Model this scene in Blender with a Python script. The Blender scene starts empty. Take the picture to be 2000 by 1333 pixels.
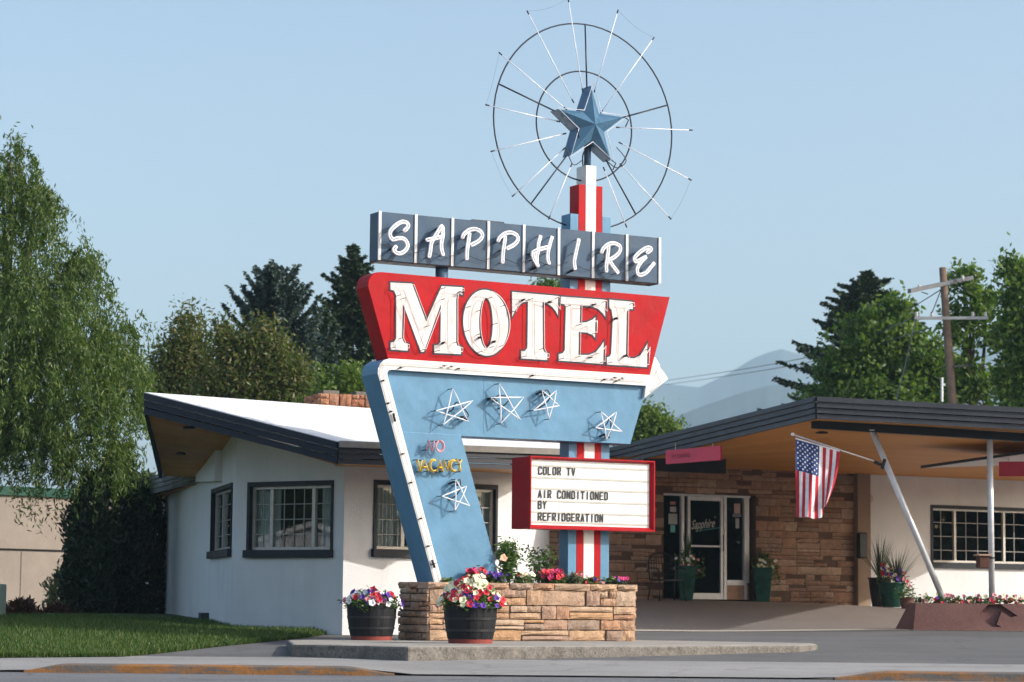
import bpy, bmesh, math, random
import numpy as np
from mathutils import Vector, Matrix
from mathutils.geometry import tessellate_polygon

R = math.radians
scene = bpy.context.scene
COL = scene.collection
rng = random.Random(7)
nrng = np.random.default_rng(11)

# ------------------------------------------------------------------ camera
EYE = 0.72
FPX = 4900.0
PITCH = math.atan(520.5 / FPX)
ROLL = 0.0094
CAM = Vector((0, 0, EYE))
_fw = Vector((0, math.cos(PITCH), math.sin(PITCH)))
_u0 = Vector((0, -math.sin(PITCH), math.cos(PITCH)))
_x0 = Vector((1, 0, 0))
_rt = _x0 * math.cos(ROLL) + _u0 * math.sin(ROLL)
_up = -_x0 * math.sin(ROLL) + _u0 * math.cos(ROLL)
cam_d = bpy.data.cameras.new('camera')
cam = bpy.data.objects.new('camera', cam_d)
COL.objects.link(cam)
cam_d.sensor_width = 36.0
cam_d.lens = FPX / 2000.0 * 36.0
cam_d.clip_start = 0.1
cam_d.clip_end = 30000
M = Matrix((_rt, _up, -_fw)).transposed().to_4x4()
M.translation = CAM
cam.matrix_world = M
cam_d.dof.use_dof = True
cam_d.dof.focus_distance = 34.2
cam_d.dof.aperture_fstop = 2.6
scene.camera = cam

# ------------------------------------------------------------------ sky, sun, exposure
SUN_PHI, SUN_EL = R(13), R(28)
w = bpy.data.worlds.new('World')
scene.world = w
w.use_nodes = True
nt = w.node_tree
bg = nt.nodes['Background']
sky = nt.nodes.new('ShaderNodeTexSky')
sky.sky_type = 'NISHITA'
sky.sun_disc = False
sky.sun_elevation = SUN_EL
sky.sun_rotation = R(90) + SUN_PHI
sky.altitude = 600
sky.air_density = 1.0
sky.dust_density = 5.0
sky.ozone_density = 0.4
nt.links.new(sky.outputs[0], bg.inputs[0])
bg.inputs[1].default_value = 0.15
sun_d = bpy.data.lights.new('sun', 'SUN')
sun_d.energy = 2.85
sun_d.angle = R(0.53)
sun_d.color = (1.0, 0.96, 0.90)
sun = bpy.data.objects.new('sun', sun_d)
COL.objects.link(sun)
TO_SUN = Vector((math.cos(SUN_PHI) * math.cos(SUN_EL), -math.sin(SUN_PHI) * math.cos(SUN_EL), math.sin(SUN_EL)))
sun.rotation_euler = TO_SUN.to_track_quat('Z', 'Y').to_euler()
scene.view_settings.view_transform = 'Standard'
scene.view_settings.look = 'None'
scene.view_settings.gamma = 1.0
scene.view_settings.use_curve_mapping = False
scene.view_settings.exposure = 0.72
scene.cycles.max_bounces = 7
scene.cycles.volume_bounces = 0
scene.cycles.transparent_max_bounces = 12

# ------------------------------------------------------------------ surveying helpers (photo pixel -> point in the place)
def ray(px, py):
    return (_fw * FPX + _rt * (px - 1000.0) - _up * (py - 666.5)).normalized()
def at(px, py, Y):
    d = ray(px, py)
    return CAM + d * (Y / d.y)
def onz(px, py, z):
    d = ray(px, py)
    return CAM + d * ((z - EYE) / d.z)
def onplane(px, py, p0, n):
    d = ray(px, py)
    return CAM + d * ((p0 - CAM).dot(n) / d.dot(n))
def lerp(a, b, t):
    return a + (b - a) * t
def sstep(a, b, x):
    t = min(1, max(0, (x - a) / (b - a)))
    return t * t * (3 - 2 * t)
def interp(x, pts):
    if x <= pts[0][0]: return pts[0][1]
    for (a, va), (b, vb) in zip(pts, pts[1:]):
        if x <= b: return va + (vb - va) * (x - a) / (b - a)
    return pts[-1][1]
KERB_Y = 26.5
def kerb_h(x):
    a = sstep(-5.1, -4.6, x) * (1 - sstep(-1.75, -1.15, x))
    b = sstep(3.35, 3.95, x)
    return 0.015 + 0.075 * max(a, b)
def H(x, y):
    if y < 28.4:
        return lerp(kerb_h(x), 0.10, min(1, max(0, (y - KERB_Y) / 1.9)))
    b = interp(y, [(28.4, .10), (30, .12), (32, .16), (38, .28), (43, .35), (53, .36)])
    rise = (0.58 - 0.043 * min(7, max(0, x - 3.0))) * sstep(-1.5, 1.5, x)
    b += 0.06 * sstep(3, 7, x) * sstep(36, 42.5, y)
    return b + rise * min(1, max(0, (y - 43.3) / 8.7)) * (1.0)
def onground(px, py):
    d = ray(px, py)
    y = 24.0
    while y < 80:
        p = CAM + d * (y / d.y)
        if p.z < H(p.x, p.y): return p
        y += 0.04
    return p

# ------------------------------------------------------------------ materials
MATS = {}
def new_mat(name):
    m = bpy.data.materials.new(name)
    m.use_nodes = True
    return m, m.node_tree, m.node_tree.nodes['Principled BSDF']
def nd(t, kind, **kw):
    n = t.nodes.new(kind)
    for k, v in kw.items():
        if k.startswith('i_'):
            key = k[2:]
            key = int(key) if key.isdigit() else key.replace('_', ' ')
            n.inputs[key].default_value = v
        else:
            setattr(n, k, v)
    return n
def rgba(c): return (c[0], c[1], c[2], 1.0)
def mixc(t, fac, a, b, blend='MIX'):
    n = t.nodes.new('ShaderNodeMix'); n.data_type = 'RGBA'; n.blend_type = blend
    if hasattr(fac, 'is_linked'): t.links.new(fac, n.inputs[0])
    else: n.inputs[0].default_value = fac
    # rgba sockets are indices 6, 7
    for idx, v in ((6, a), (7, b)):
        s = n.inputs[idx]
        if hasattr(v, 'is_linked'): t.links.new(v, s)
        else: s.default_value = rgba(v)
    return n.outputs[2]
def noise(t, scale, detail=4.0, rough=0.55, vec=None):
    n = nd(t, 'ShaderNodeTexNoise'); n.inputs['Scale'].default_value = scale
    n.inputs['Detail'].default_value = detail; n.inputs['Roughness'].default_value = rough
    if vec is not None: t.links.new(vec, n.inputs['Vector'])
    return n.outputs['Fac']
def ramp(t, fac, stops):
    n = t.nodes.new('ShaderNodeValToRGB')
    els = n.color_ramp.elements
    while len(els) < len(stops): els.new(0.5)
    for e, (p, c) in zip(els, stops):
        e.position = p; e.color = rgba(c) if isinstance(c, tuple) else (c, c, c, 1)
    t.links.new(fac, n.inputs[0])
    return n.outputs[0]
def coords(t, scale=None):
    tc = t.nodes.new('ShaderNodeTexCoord')
    out = tc.outputs['Object']
    if scale:
        mp = t.nodes.new('ShaderNodeMapping'); mp.inputs['Scale'].default_value = scale
        t.links.new(out, mp.inputs[0]); out = mp.outputs[0]
    return out
def bump(t, h, strength, dist=0.01):
    b = t.nodes.new('ShaderNodeBump'); b.inputs['Strength'].default_value = strength; b.inputs['Distance'].default_value = dist
    t.links.new(h, b.inputs['Height'])
    return b.outputs[0]
def paint(name, col, rough=0.45, var=0.16, scale=3.0, bmp=0.15, metal=0.0, dirt=0.25, streak=True, spec=0.28, rust=0.0):
    """weathered paint: patchy tone, thin vertical rain streaks, faint relief"""
    m, t, p = new_mat(name)
    v = coords(t)
    n1 = noise(t, scale, 5, 0.6, v)
    lo = tuple(c * (1 - var) for c in col); hi = tuple(min(1, c * (1 + var * .7)) for c in col)
    c = ramp(t, n1, [(0.3, lo), (0.7, hi)])
    if streak:
        n2 = noise(t, 7.0, 5, 0.65, coords(t, (3.0, 3.0, 0.22)))
        f = ramp(t, n2, [(0.56, 0.0), (0.82, dirt)])
        c = mixc(t, f, c, tuple(x * 0.55 + 0.03 for x in col))
    if rust:
        n4 = noise(t, 5.0, 6, 0.7, coords(t, (2.2, 2.2, .35)))
        f4 = ramp(t, n4, [(0.63, 0.0), (0.80, rust)])
        c = mixc(t, f4, c, (0.26, 0.11, 0.05))
    n3 = noise(t, 60.0, 3, 0.7, v)
    f3 = ramp(t, n3, [(0.66, 0.0), (0.74, dirt * 1.2)])
    c = mixc(t, f3, c, (0.10, 0.085, 0.07))
    t.links.new(c, p.inputs['Base Color'])
    r = ramp(t, n1, [(0.25, max(0, rough - .12)), (0.75, min(1, rough + .12))])
    t.links.new(r, p.inputs['Roughness'])
    p.inputs['Metallic'].default_value = metal
    p.inputs['Specular IOR Level'].default_value = spec
    if bmp:
        t.links.new(bump(t, noise(t, 2.3, 3, .5, v), bmp, 0.03), p.inputs['Normal'])
    return m
def plain(name, col, rough=0.5, metal=0.0, emit=None):
    m, t, p = new_mat(name)
    v = coords(t)
    c = ramp(t, noise(t, 9.0, 4, .6, v), [(0.3, tuple(x * .88 for x in col)), (0.7, tuple(min(1, x * 1.1) for x in col))])
    t.links.new(c, p.inputs['Base Color'])
    p.inputs['Roughness'].default_value = rough; p.inputs['Metallic'].default_value = metal
    return m
def leafmat(name, a, b, c=None, trans=0.35, rough=0.5):
    m, t, p = new_mat(name)
    g = t.nodes.new('ShaderNodeNewGeometry')
    stops = [(0.0, a), (1.0, b)] if c is None else [(0.0, a), (0.6, b), (1.0, c)]
    col = ramp(t, g.outputs['Random Per Island'], stops)
    t.links.new(col, p.inputs['Base Color'])
    p.inputs['Roughness'].default_value = rough
    p.inputs['Specular IOR Level'].default_value = 0.35
    tr = t.nodes.new('ShaderNodeBsdfTranslucent')
    t.links.new(mixc(t, 1.0, col, (1.25, 1.3, 0.5), 'MULTIPLY'), tr.inputs[0])
    mx = t.nodes.new('ShaderNodeMixShader'); mx.inputs[0].default_value = trans
    t.links.new(p.outputs[0], mx.inputs[1]); t.links.new(tr.outputs[0], mx.inputs[2])
    t.links.new(mx.outputs[0], t.nodes['Material Output'].inputs[0])
    return m
def glass_dark(name, tint=(0.02, 0.025, 0.025), mixt=0.5):
    """window pane: see-through with a clean reflection"""
    m, t, p = new_mat(name)
    t.nodes.remove(p)
    tr = nd(t, 'ShaderNodeBsdfTransparent'); tr.inputs[0].default_value = (0.86, 0.90, 0.90, 1)
    gl = nd(t, 'ShaderNodeBsdfGlossy'); gl.inputs['Roughness'].default_value = 0.01; gl.inputs[0].default_value = (0.9, 0.95, 1, 1)
    fr = nd(t, 'ShaderNodeFresnel'); fr.inputs[0].default_value = 1.6
    mx = nd(t, 'ShaderNodeMixShader'); ge = nd(t, 'ShaderNodeNewGeometry')
    mt = nd(t, 'ShaderNodeMath', operation='SUBTRACT'); mt.inputs[0].default_value = 1.0; t.links.new(ge.outputs['Backfacing'], mt.inputs[1])
    mm = nd(t, 'ShaderNodeMath', operation='MULTIPLY'); t.links.new(fr.outputs[0], mm.inputs[0]); t.links.new(mt.outputs[0], mm.inputs[1])
    t.links.new(mm.outputs[0], mx.inputs[0]); t.links.new(tr.outputs[0], mx.inputs[1]); t.links.new(gl.outputs[0], mx.inputs[2])
    t.links.new(mx.outputs[0], t.nodes['Material Output'].inputs[0])
    return m
def stone_mat(name, cols, dark=1.0, bmp=0.9):
    m, t, p = new_mat(name)
    oi = t.nodes.new('ShaderNodeObjectInfo')
    n = len(cols)
    c0 = ramp(t, oi.outputs['Random'], [(i / (n - 1), tuple(x * dark for x in cc)) for i, cc in enumerate(cols)])
    tc = t.nodes.new('ShaderNodeTexCoord')
    geo = t.nodes.new('ShaderNodeNewGeometry')
    v = geo.outputs['Position']
    nz = noise(t, 9.0, 6, .65, v)
    c1 = mixc(t, ramp(t, nz, [(0.35, 0.0), (0.75, 0.75)]), c0, mixc(t, 1.0, c0, (0.55, 0.5, 0.48), 'MULTIPLY'))
    nz2 = noise(t, 40.0, 4, .7, v)
    c2 = mixc(t, ramp(t, nz2, [(0.5, 0.0), (0.7, 0.5)]), c1, mixc(t, 1.0, c1, (1.4, 1.3, 1.2), 'MULTIPLY'))
    t.links.new(c2, p.inputs['Base Color'])
    p.inputs['Roughness'].default_value = 0.9
    p.inputs['Specular IOR Level'].default_value = 0.2
    t.links.new(bump(t, noise(t, 22.0, 6, .7, v), bmp, 0.03), p.inputs['Normal'])
    return m
def ground_mat(name, c1, c2, sc=1.2, speck=0.35, bmp=0.5, rough=0.9, fine=90.0, crack=0.0, pits=0, stain=0.0):
    m, t, p = new_mat(name)
    geo = t.nodes.new('ShaderNodeNewGeometry'); v = geo.outputs['Position']
    c = ramp(t, noise(t, sc, 6, .6, v), [(0.3, c1), (0.7, c2)])
    f = noise(t, fine, 3, .7, v)
    c = mixc(t, ramp(t, f, [(0.45, 0.0), (0.75, speck)]), c, tuple(min(1, x * 1.9 + .02) for x in c2))
    c = mixc(t, ramp(t, noise(t, .35, 4, .7, v), [(0.5, 0.0), (0.8, .35)]), c, tuple(x * .55 for x in c1))
    if crack:
        wp = t.nodes.new('ShaderNodeVectorMath'); wp.operation = 'MULTIPLY_ADD'
        nv_ = nd(t, 'ShaderNodeTexNoise'); nv_.inputs['Scale'].default_value = 1.3; nv_.inputs['Detail'].default_value = 4; t.links.new(v, nv_.inputs['Vector'])
        t.links.new(nv_.outputs['Color'], wp.inputs[0]); wp.inputs[1].default_value = (1.2, 1.2, 0); t.links.new(v, wp.inputs[2])
        vo = nd(t, 'ShaderNodeTexVoronoi', feature='DISTANCE_TO_EDGE'); vo.inputs['Scale'].default_value = .42; t.links.new(wp.outputs[0], vo.inputs['Vector'])
        c = mixc(t, ramp(t, vo.outputs['Distance'], [(0.0, crack), (0.018, 0.0)]), c, (0.03, 0.03, 0.03))
        mp = t.nodes.new('ShaderNodeMapping'); mp.inputs['Scale'].default_value = (.12, 1.1, 1); t.links.new(v, mp.inputs[0])
        c = mixc(t, ramp(t, noise(t, 1.0, 5, .65, mp.outputs[0]), [(0.52, 0.0), (0.72, .4)]), c, tuple(x * .62 for x in c1))
        c = mixc(t, ramp(t, noise(t, 2.6, 2, .5, v), [(0.70, 0.0), (0.78, .5)]), c, (0.045, 0.042, 0.04))
    if pits:
        c = mixc(t, ramp(t, noise(t, 16.0, 3, .6, v), [(0.62, 0.0), (0.70, .8)]), c, (0.03, 0.027, 0.024))
    if stain:
        mp = t.nodes.new('ShaderNodeMapping'); mp.inputs['Scale'].default_value = (3.0, 3.0, .25); t.links.new(v, mp.inputs[0])
        c = mixc(t, ramp(t, noise(t, 1.3, 5, .65, mp.outputs[0]), [(0.52, 0.0), (0.8, stain)]), c, (0.36, 0.34, 0.30))
    t.links.new(c, p.inputs['Base Color'])
    p.inputs['Roughness'].default_value = rough
    p.inputs['Specular IOR Level'].default_value = 0.25
    t.links.new(bump(t, f, bmp, 0.01), p.inputs['Normal'])
    return m

m_red = paint('red_paint', (0.42, 0.005, 0.010), 0.55, spec=.15, dirt=.35, bmp=.5, rust=.5)
m_redstripe = paint('red_stripe_paint', (0.42, 0.005, 0.010), 0.5, spec=.15)
m_blue = paint('light_blue_paint', (0.115, 0.265, 0.41), 0.45, var=.12, dirt=.3, bmp=.5, rust=.5)
m_navy = paint('navy_paint', (0.042, 0.086, 0.145), 0.45, var=.18, dirt=.3, rust=.4, bmp=.4)
m_white = paint('white_paint', (0.76, 0.75, 0.72), 0.5, var=.08, dirt=.3, rust=.8)
m_whitestripe = paint('white_stripe_paint', (0.80, 0.79, 0.75), 0.5, var=.05, dirt=.10)
m_letter = paint('white_letter_paint', (0.72, 0.67, 0.65), 0.55, var=.12, dirt=.4, scale=6, rust=.9)
m_outline = paint('dark_outline_paint', (0.03, 0.03, 0.05), 0.5, streak=False)
m_neon = plain('white_neon_tube', (0.86, 0.86, 0.90), 0.15)
m_neonpink = plain('pink_neon_tube', (0.80, 0.32, 0.36), 0.18)
m_neonblush = plain('blush_neon_tube', (0.86, 0.70, 0.68), 0.15)
m_neonyel = plain('yellow_neon_tube', (0.80, 0.52, 0.03), 0.18)
m_black = plain('black_housing', (0.012, 0.012, 0.014), 0.5)
m_steel = plain('dark_steel', (0.035, 0.04, 0.055), 0.45, 0.6)
m_star = paint('star_blue_paint', (0.065, 0.15, 0.245), 0.3, var=.12, dirt=.15, streak=False)
m_marq = paint('marquee_face', (0.80, 0.80, 0.77), 0.4, var=.04, dirt=.12)
m_rail = plain('marquee_rail', (0.50, 0.485, 0.44), 0.4)
m_marqside = paint('marquee_red', (0.40, 0.006, 0.012), 0.5, spec=.15, bmp=.1)
m_char = plain('black_letter', (0.012, 0.012, 0.013), 0.4)
m_stucco = ground_mat('white_stucco', (0.70, 0.71, 0.72), (0.79, 0.79, 0.79), .8, .12, .5, .85, 50, stain=.16)
m_trim = paint('charcoal_trim', (0.018, 0.022, 0.031), 0.5, var=.15, dirt=.2)
m_fascia = paint('charcoal_fascia', (0.045, 0.048, 0.056), 0.5, var=.18, dirt=.25)
m_alu = plain('aluminium_frame', (0.52, 0.49, 0.45), 0.4, 0.25)
m_muntin = plain('white_muntin', (0.33, 0.32, 0.30), 0.5)
m_doorwhite = plain('white_door_frame', (0.72, 0.74, 0.76), 0.35)
m_glass = glass_dark('window_glass')
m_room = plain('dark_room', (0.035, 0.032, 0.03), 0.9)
m_curtain = plain('sheer_curtain', (0.70, 0.73, 0.71), 0.9)
m_roof = plain('white_membrane_roof', (0.82, 0.82, 0.80), 0.7)
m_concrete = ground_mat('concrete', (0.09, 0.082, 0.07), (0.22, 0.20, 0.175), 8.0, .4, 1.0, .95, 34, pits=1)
m_walk = ground_mat('pale_concrete', (0.225, 0.218, 0.207), (0.32, 0.31, 0.297), .7, .3, .4, .9, 60, crack=.22)
m_asphalt = ground_mat('lot_asphalt', (0.095, 0.093, 0.092), (0.14, 0.138, 0.136), .5, .5, .8, .9, 45, crack=.3)
m_road = ground_mat('road_asphalt', (0.115, 0.117, 0.122), (0.165, 0.167, 0.172), .6, .7, .9, .9, 40, crack=.4)
m_earth = ground_mat('dry_earth', (0.10, 0.10, 0.05), (0.16, 0.15, 0.08), .2, .4, .5, .95, 20)
m_strip = ground_mat('concrete_strip', (0.36, 0.32, 0.27), (0.46, 0.42, 0.36), 1.0, .3, .4)
m_mortar = ground_mat('mortar', (0.14, 0.125, 0.11), (0.21, 0.19, 0.165), 3.0, .3, .6)
m_soil = ground_mat('potting_soil', (0.025, 0.018, 0.012), (0.05, 0.036, 0.025), 6.0, .2, .9)
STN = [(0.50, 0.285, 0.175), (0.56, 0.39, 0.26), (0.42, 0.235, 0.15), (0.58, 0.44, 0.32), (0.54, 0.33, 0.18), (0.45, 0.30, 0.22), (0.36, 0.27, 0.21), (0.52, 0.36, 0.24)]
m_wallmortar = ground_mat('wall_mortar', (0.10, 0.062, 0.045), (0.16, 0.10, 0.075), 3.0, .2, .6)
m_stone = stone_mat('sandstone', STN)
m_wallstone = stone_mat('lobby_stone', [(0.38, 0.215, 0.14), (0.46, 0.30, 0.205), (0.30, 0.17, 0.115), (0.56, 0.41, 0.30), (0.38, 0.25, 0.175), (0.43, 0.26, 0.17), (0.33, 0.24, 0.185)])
m_barrel = paint('barrel_wood', (0.010, 0.0105, 0.013), 0.6, var=.3, dirt=.3, scale=8)
m_hoop = plain('barrel_hoop', (0.022, 0.022, 0.026), 0.5, .4)
m_barrelfoot = paint('barrel_red_base', (0.24, 0.05, 0.038), 0.6, var=.25)
m_bark = ground_mat('bark', (0.06, 0.045, 0.035), (0.12, 0.095, 0.075), 5.0, .3, 1.0, .95, 30)
m_polewood = ground_mat('pole_wood', (0.13, 0.085, 0.06), (0.20, 0.14, 0.10), 4.0, .3, 1.0, .95, 30)
m_petred = plain('red_petal', (0.52, 0.012, 0.03), 0.55)
m_petcream = plain('cream_petal', (0.80, 0.78, 0.52), 0.55)
m_petpur = plain('purple_petal', (0.10, 0.03, 0.30), 0.55)
m_petpink = plain('pink_petal', (0.62, 0.22, 0.26), 0.55)
m_petwhite = plain('white_petal', (0.72, 0.74, 0.74), 0.55)
m_petpeach = plain('peach_petal', (0.75, 0.42, 0.28), 0.55)
m_petmag = plain('magenta_petal', (0.50, 0.02, 0.13), 0.55)
m_flowerleaf = leafmat('flower_leaf', (0.045, 0.10, 0.025), (0.12, 0.21, 0.05), trans=.3)
m_pipe = plain('painted_pipe', (0.62, 0.63, 0.64), 0.35, 0.2)
m_greenpot = paint('green_pot', (0.015, 0.075, 0.055), 0.3)
m_brown = ground_mat('brown_plaster', (0.13, 0.062, 0.055), (0.19, 0.10, 0.085), 1.8, .2, .4, .8, 30)
m_beige = ground_mat('beige_pillar', (0.24, 0.17, 0.125), (0.30, 0.22, 0.16), 2.0, .15, .3)
m_clear = paint('clearance_red', (0.50, 0.04, 0.085), 0.5, streak=False)
m_flagred = plain('flag_red', (0.46, 0.012, 0.03), 0.8)
m_flagwhite = plain('flag_white', (0.78, 0.78, 0.80), 0.8)
m_flagblue = plain('flag_blue', (0.018, 0.045, 0.17), 0.8)
m_tan = ground_mat('tan_block', (0.24, 0.205, 0.175), (0.30, 0.255, 0.22), .8, .12, .3, .9, 25)
def wood_mat():
    m, t, p = new_mat('soffit_wood')
    v = coords(t, (1.2, 14.0, 14.0))
    oi = t.nodes.new('ShaderNodeObjectInfo')
    c0 = ramp(t, oi.outputs['Random'], [(0, (0.62, 0.255, 0.045)), (0.5, (0.67, 0.295, 0.058)), (1, (0.72, 0.34, 0.08))])
    c = mixc(t, ramp(t, noise(t, 1.5, 6, .65, v), [(0.4, 0.0), (0.75, .5)]), c0, (0.34, 0.13, 0.03))
    t.links.new(c, p.inputs['Base Color']); p.inputs['Roughness'].default_value = .55
    return m
m_wood = wood_mat()
def paver_mat():
    m, t, p = new_mat('brick_pavers')
    geo = t.nodes.new('ShaderNodeNewGeometry')
    b = nd(t, 'ShaderNodeTexBrick'); t.links.new(geo.outputs['Position'], b.inputs['Vector'])
    b.inputs['Scale'].default_value = 4.0
    b.inputs['Color1'].default_value = (0.235, 0.20, 0.18, 1); b.inputs['Color2'].default_value = (0.30, 0.26, 0.235, 1)
    b.inputs['Mortar'].default_value = (0.12, 0.10, 0.085, 1); b.inputs['Mortar Size'].default_value = .03
    c = mixc(t, ramp(t, noise(t, .8, 5, .6, geo.outputs['Position']), [(0.4, 0.0), (0.7, .5)]), b.outputs[0], (0.17, 0.145, 0.13))
    t.links.new(c, p.inputs['Base Color']); p.inputs['Roughness'].default_value = .9
    return m
m_paver = paver_mat()
def kerb_mat():
    m, t, p = new_mat('worn_orange_kerb')
    geo = t.nodes.new('ShaderNodeNewGeometry'); v = geo.outputs['Position']
    mp = t.nodes.new('ShaderNodeMapping'); mp.inputs['Scale'].default_value = (.45, 2.0, 2.6); t.links.new(v, mp.inputs[0])
    f = ramp(t, noise(t, 3.0, 8, .75, mp.outputs[0]), [(0.45, 0.0), (0.53, .92)])
    c = mixc(t, f, (0.13, 0.12, 0.11), (0.32, 0.135, 0.03))
    c = mixc(t, ramp(t, noise(t, 30, 4, .7, v), [(0.5, 0), (0.75, .6)]), c, (0.10, 0.085, 0.07))
    t.links.new(c, p.inputs['Base Color']); p.inputs['Roughness'].default_value = .9
    t.links.new(bump(t, noise(t, 25, 5, .7, v), .8, .02), p.inputs['Normal'])
    return m
m_kerb = kerb_mat()

# ------------------------------------------------------------------ object helpers
WL = {}
def link(o, parent=None):
    COL.objects.link(o)
    if parent is not None: o.parent = parent
    return o
def tag(o, label=None, cat=None, group=None, kind=None):
    if label: o['label'] = label
    if cat: o['category'] = cat
    if group: o['group'] = group
    if kind: o['kind'] = kind
    return o
def wl(o):
    p = Vector((0, 0, 0))
    while o is not None:
        p += o.location; o = o.parent
    return p
def thing(name, loc, label, cat, group=None):
    o = bpy.data.objects.new(name, None); o.empty_display_size = .2
    o.location = loc
    link(o); tag(o, label, cat, group)
    return o
class MB:
    def __init__(s): s.v = []; s.f = []; s.mi = []
    def add(s, vs, fs, mi=0):
        b = len(s.v); s.v += [Vector(q) for q in vs]; s.f += [[b + i for i in f] for f in fs]; s.mi += [mi] * len(fs); return s
    def box8(s, p, mi=0):
        return s.add(p, [(3, 2, 1, 0), (4, 5, 6, 7), (0, 1, 5, 4), (1, 2, 6, 5), (2, 3, 7, 6), (3, 0, 4, 7)], mi)
    def box(s, c, sx, sy, sz, rz=0.0, mi=0):
        c = Vector(c); co, si = math.cos(rz), math.sin(rz); p = []
        for dz in (-1, 1):
            for dx, dy in ((-1, -1), (1, -1), (1, 1), (-1, 1)):
                x, y = dx * sx / 2, dy * sy / 2
                p.append(c + Vector((x * co - y * si, x * si + y * co, dz * sz / 2)))
        return s.box8(p, mi)
    def prism(s, poly, f, a, b, mi=0):
        """poly: list of 2D; f(u,v,w)->Vector; extruded from w=a (front) to w=b (back)"""
        n = len(poly)
        vs = [f(u, v, a) for u, v in poly] + [f(u, v, b) for u, v in poly]
        tris = tessellate_polygon([[Vector((u, v, 0)) for u, v in poly]])
        fs = [tuple(t) for t in tris] + [tuple(n + i for i in reversed(t)) for t in tris]
        fs += [(i, (i + 1) % n, n + (i + 1) % n, n + i) for i in range(n)]
        return s.add(vs, fs, mi)
    def tube(s, path, r, n=8, closed=False, mi=0):
        P = [Vector(p) for p in path]; m = len(P)
        if m < 2: return s
        T = []
        for i in range(m):
            a = P[(i - 1) % m] if (closed or i > 0) else P[i]
            b = P[(i + 1) % m] if (closed or i < m - 1) else P[i]
            d = b - a
            T.append(d.normalized() if d.length > 1e-9 else Vector((0, 0, 1)))
        u = T[0].orthogonal().normalized(); vs = []
        for i in range(m):
            u = (u - T[i] * u.dot(T[i]))
            if u.length < 1e-6: u = T[i].orthogonal()
            u.normalize(); w2 = T[i].cross(u)
            rr = r[i] if isinstance(r, (list, tuple)) else r
            for k in range(n):
                a = 2 * math.pi * k / n
                vs.append(P[i] + (u * math.cos(a) + w2 * math.sin(a)) * rr)
        fs = []
        for i in range(m if closed else m - 1):
            j = (i + 1) % m
            for k in range(n):
                fs.append((i * n + k, i * n + (k + 1) % n, j * n + (k + 1) % n, j * n + k))
        if not closed:
            fs.append(tuple(reversed(range(n)))); fs.append(tuple((m - 1) * n + k for k in range(n)))
        return s.add(vs, fs, mi)
    def lathe(s, prof, c, n=24, mi=0):
        c = Vector(c); vs = []
        for r, z in prof:
            for k in range(n):
                a = 2 * math.pi * k / n
                vs.append(c + Vector((r * math.cos(a), r * math.sin(a), z)))
        fs = []
        for i in range(len(prof) - 1):
            for k in range(n):
                fs.append((i * n + k, i * n + (k + 1) % n, (i + 1) * n + (k + 1) % n, (i + 1) * n + k))
        fs.append(tuple(reversed(range(n)))); fs.append(tuple((len(prof) - 1) * n + k for k in range(n)))
        return s.add(vs, fs, mi)
    def build(s, name, mat, parent=None, smooth=False, bevel=0.0, loc=None):
        o0 = wl(parent) if parent is not None else (Vector(loc) if loc is not None else Vector((0, 0, 0)))
        me = bpy.data.meshes.new(name)
        me.from_pydata([v - o0 for v in s.v], [], s.f)
        mats = mat if isinstance(mat, (list, tuple)) else [mat]
        for q in mats: me.materials.append(q)
        if len(mats) > 1: me.polygons.foreach_set('material_index', s.mi)
        bm = bmesh.new(); bm.from_mesh(me); bmesh.ops.recalc_face_normals(bm, faces=bm.faces[:]); bm.to_mesh(me); bm.free()
        if smooth: me.polygons.foreach_set('use_smooth', [True] * len(me.polygons))
        me.update()
        o = bpy.data.objects.new(name, me); link(o, parent)
        if parent is None and loc is not None: o.location = loc
        if parent is not None and name in ('tube_support', 'feed_wire', 'flag_stars', 'brace', 'back_mesh', 'muntin', 'blades', 'stems', 'chain'): o['kind'] = 'stuff'
        if bevel:
            b = o.modifiers.new('bevel', 'BEVEL'); b.width = bevel; b.segments = 2; b.limit_method = 'ANGLE'; b.angle_limit = R(40)
        return o
def quads_obj(name, V, mat, parent=None, nper=4, smooth=False):
    """V: (N, nper, 3) array of separate polygons"""
    N = V.shape[0]
    o0 = np.array(wl(parent)) if parent is not None else np.zeros(3)
    me = bpy.data.meshes.new(name)
    me.vertices.add(N * nper); me.vertices.foreach_set('co', (V - o0).astype(np.float32).ravel())
    me.loops.add(N * nper); me.loops.foreach_set('vertex_index', np.arange(N * nper, dtype=np.int32))
    me.polygons.add(N); me.polygons.foreach_set('loop_start', np.arange(0, N * nper, nper, dtype=np.int32))
    me.polygons.foreach_set('loop_total', np.full(N, nper, dtype=np.int32))
    me.materials.append(mat); me.update(); me.validate()
    o = bpy.data.objects.new(name, me)
    return link(o, parent)
def unit(a): return a / np.maximum(1e-9, np.linalg.norm(a, axis=1, keepdims=True))
def leaf_quads(C, D, L, W):
    """diamond leaves at C, long axis D"""
    N = len(C); D = unit(D)
    Pp = unit(np.cross(D, nrng.normal(size=(N, 3))))
    L = np.broadcast_to(L, (N,))[:, None]; W = np.broadcast_to(W, (N,))[:, None]
    return np.stack([C - D * L * .5, C + Pp * W * .5 - D * L * .05, C + D * L * .5, C - Pp * W * .5 - D * L * .05], axis=1)
def shared(name, me, parent, loc, rot=(0, 0, 0), scale=(1, 1, 1)):
    o = bpy.data.objects.new(name, me); link(o, parent)
    o.location = Vector(loc) - wl(parent); o.rotation_euler = rot; o.scale = scale
    return o
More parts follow.
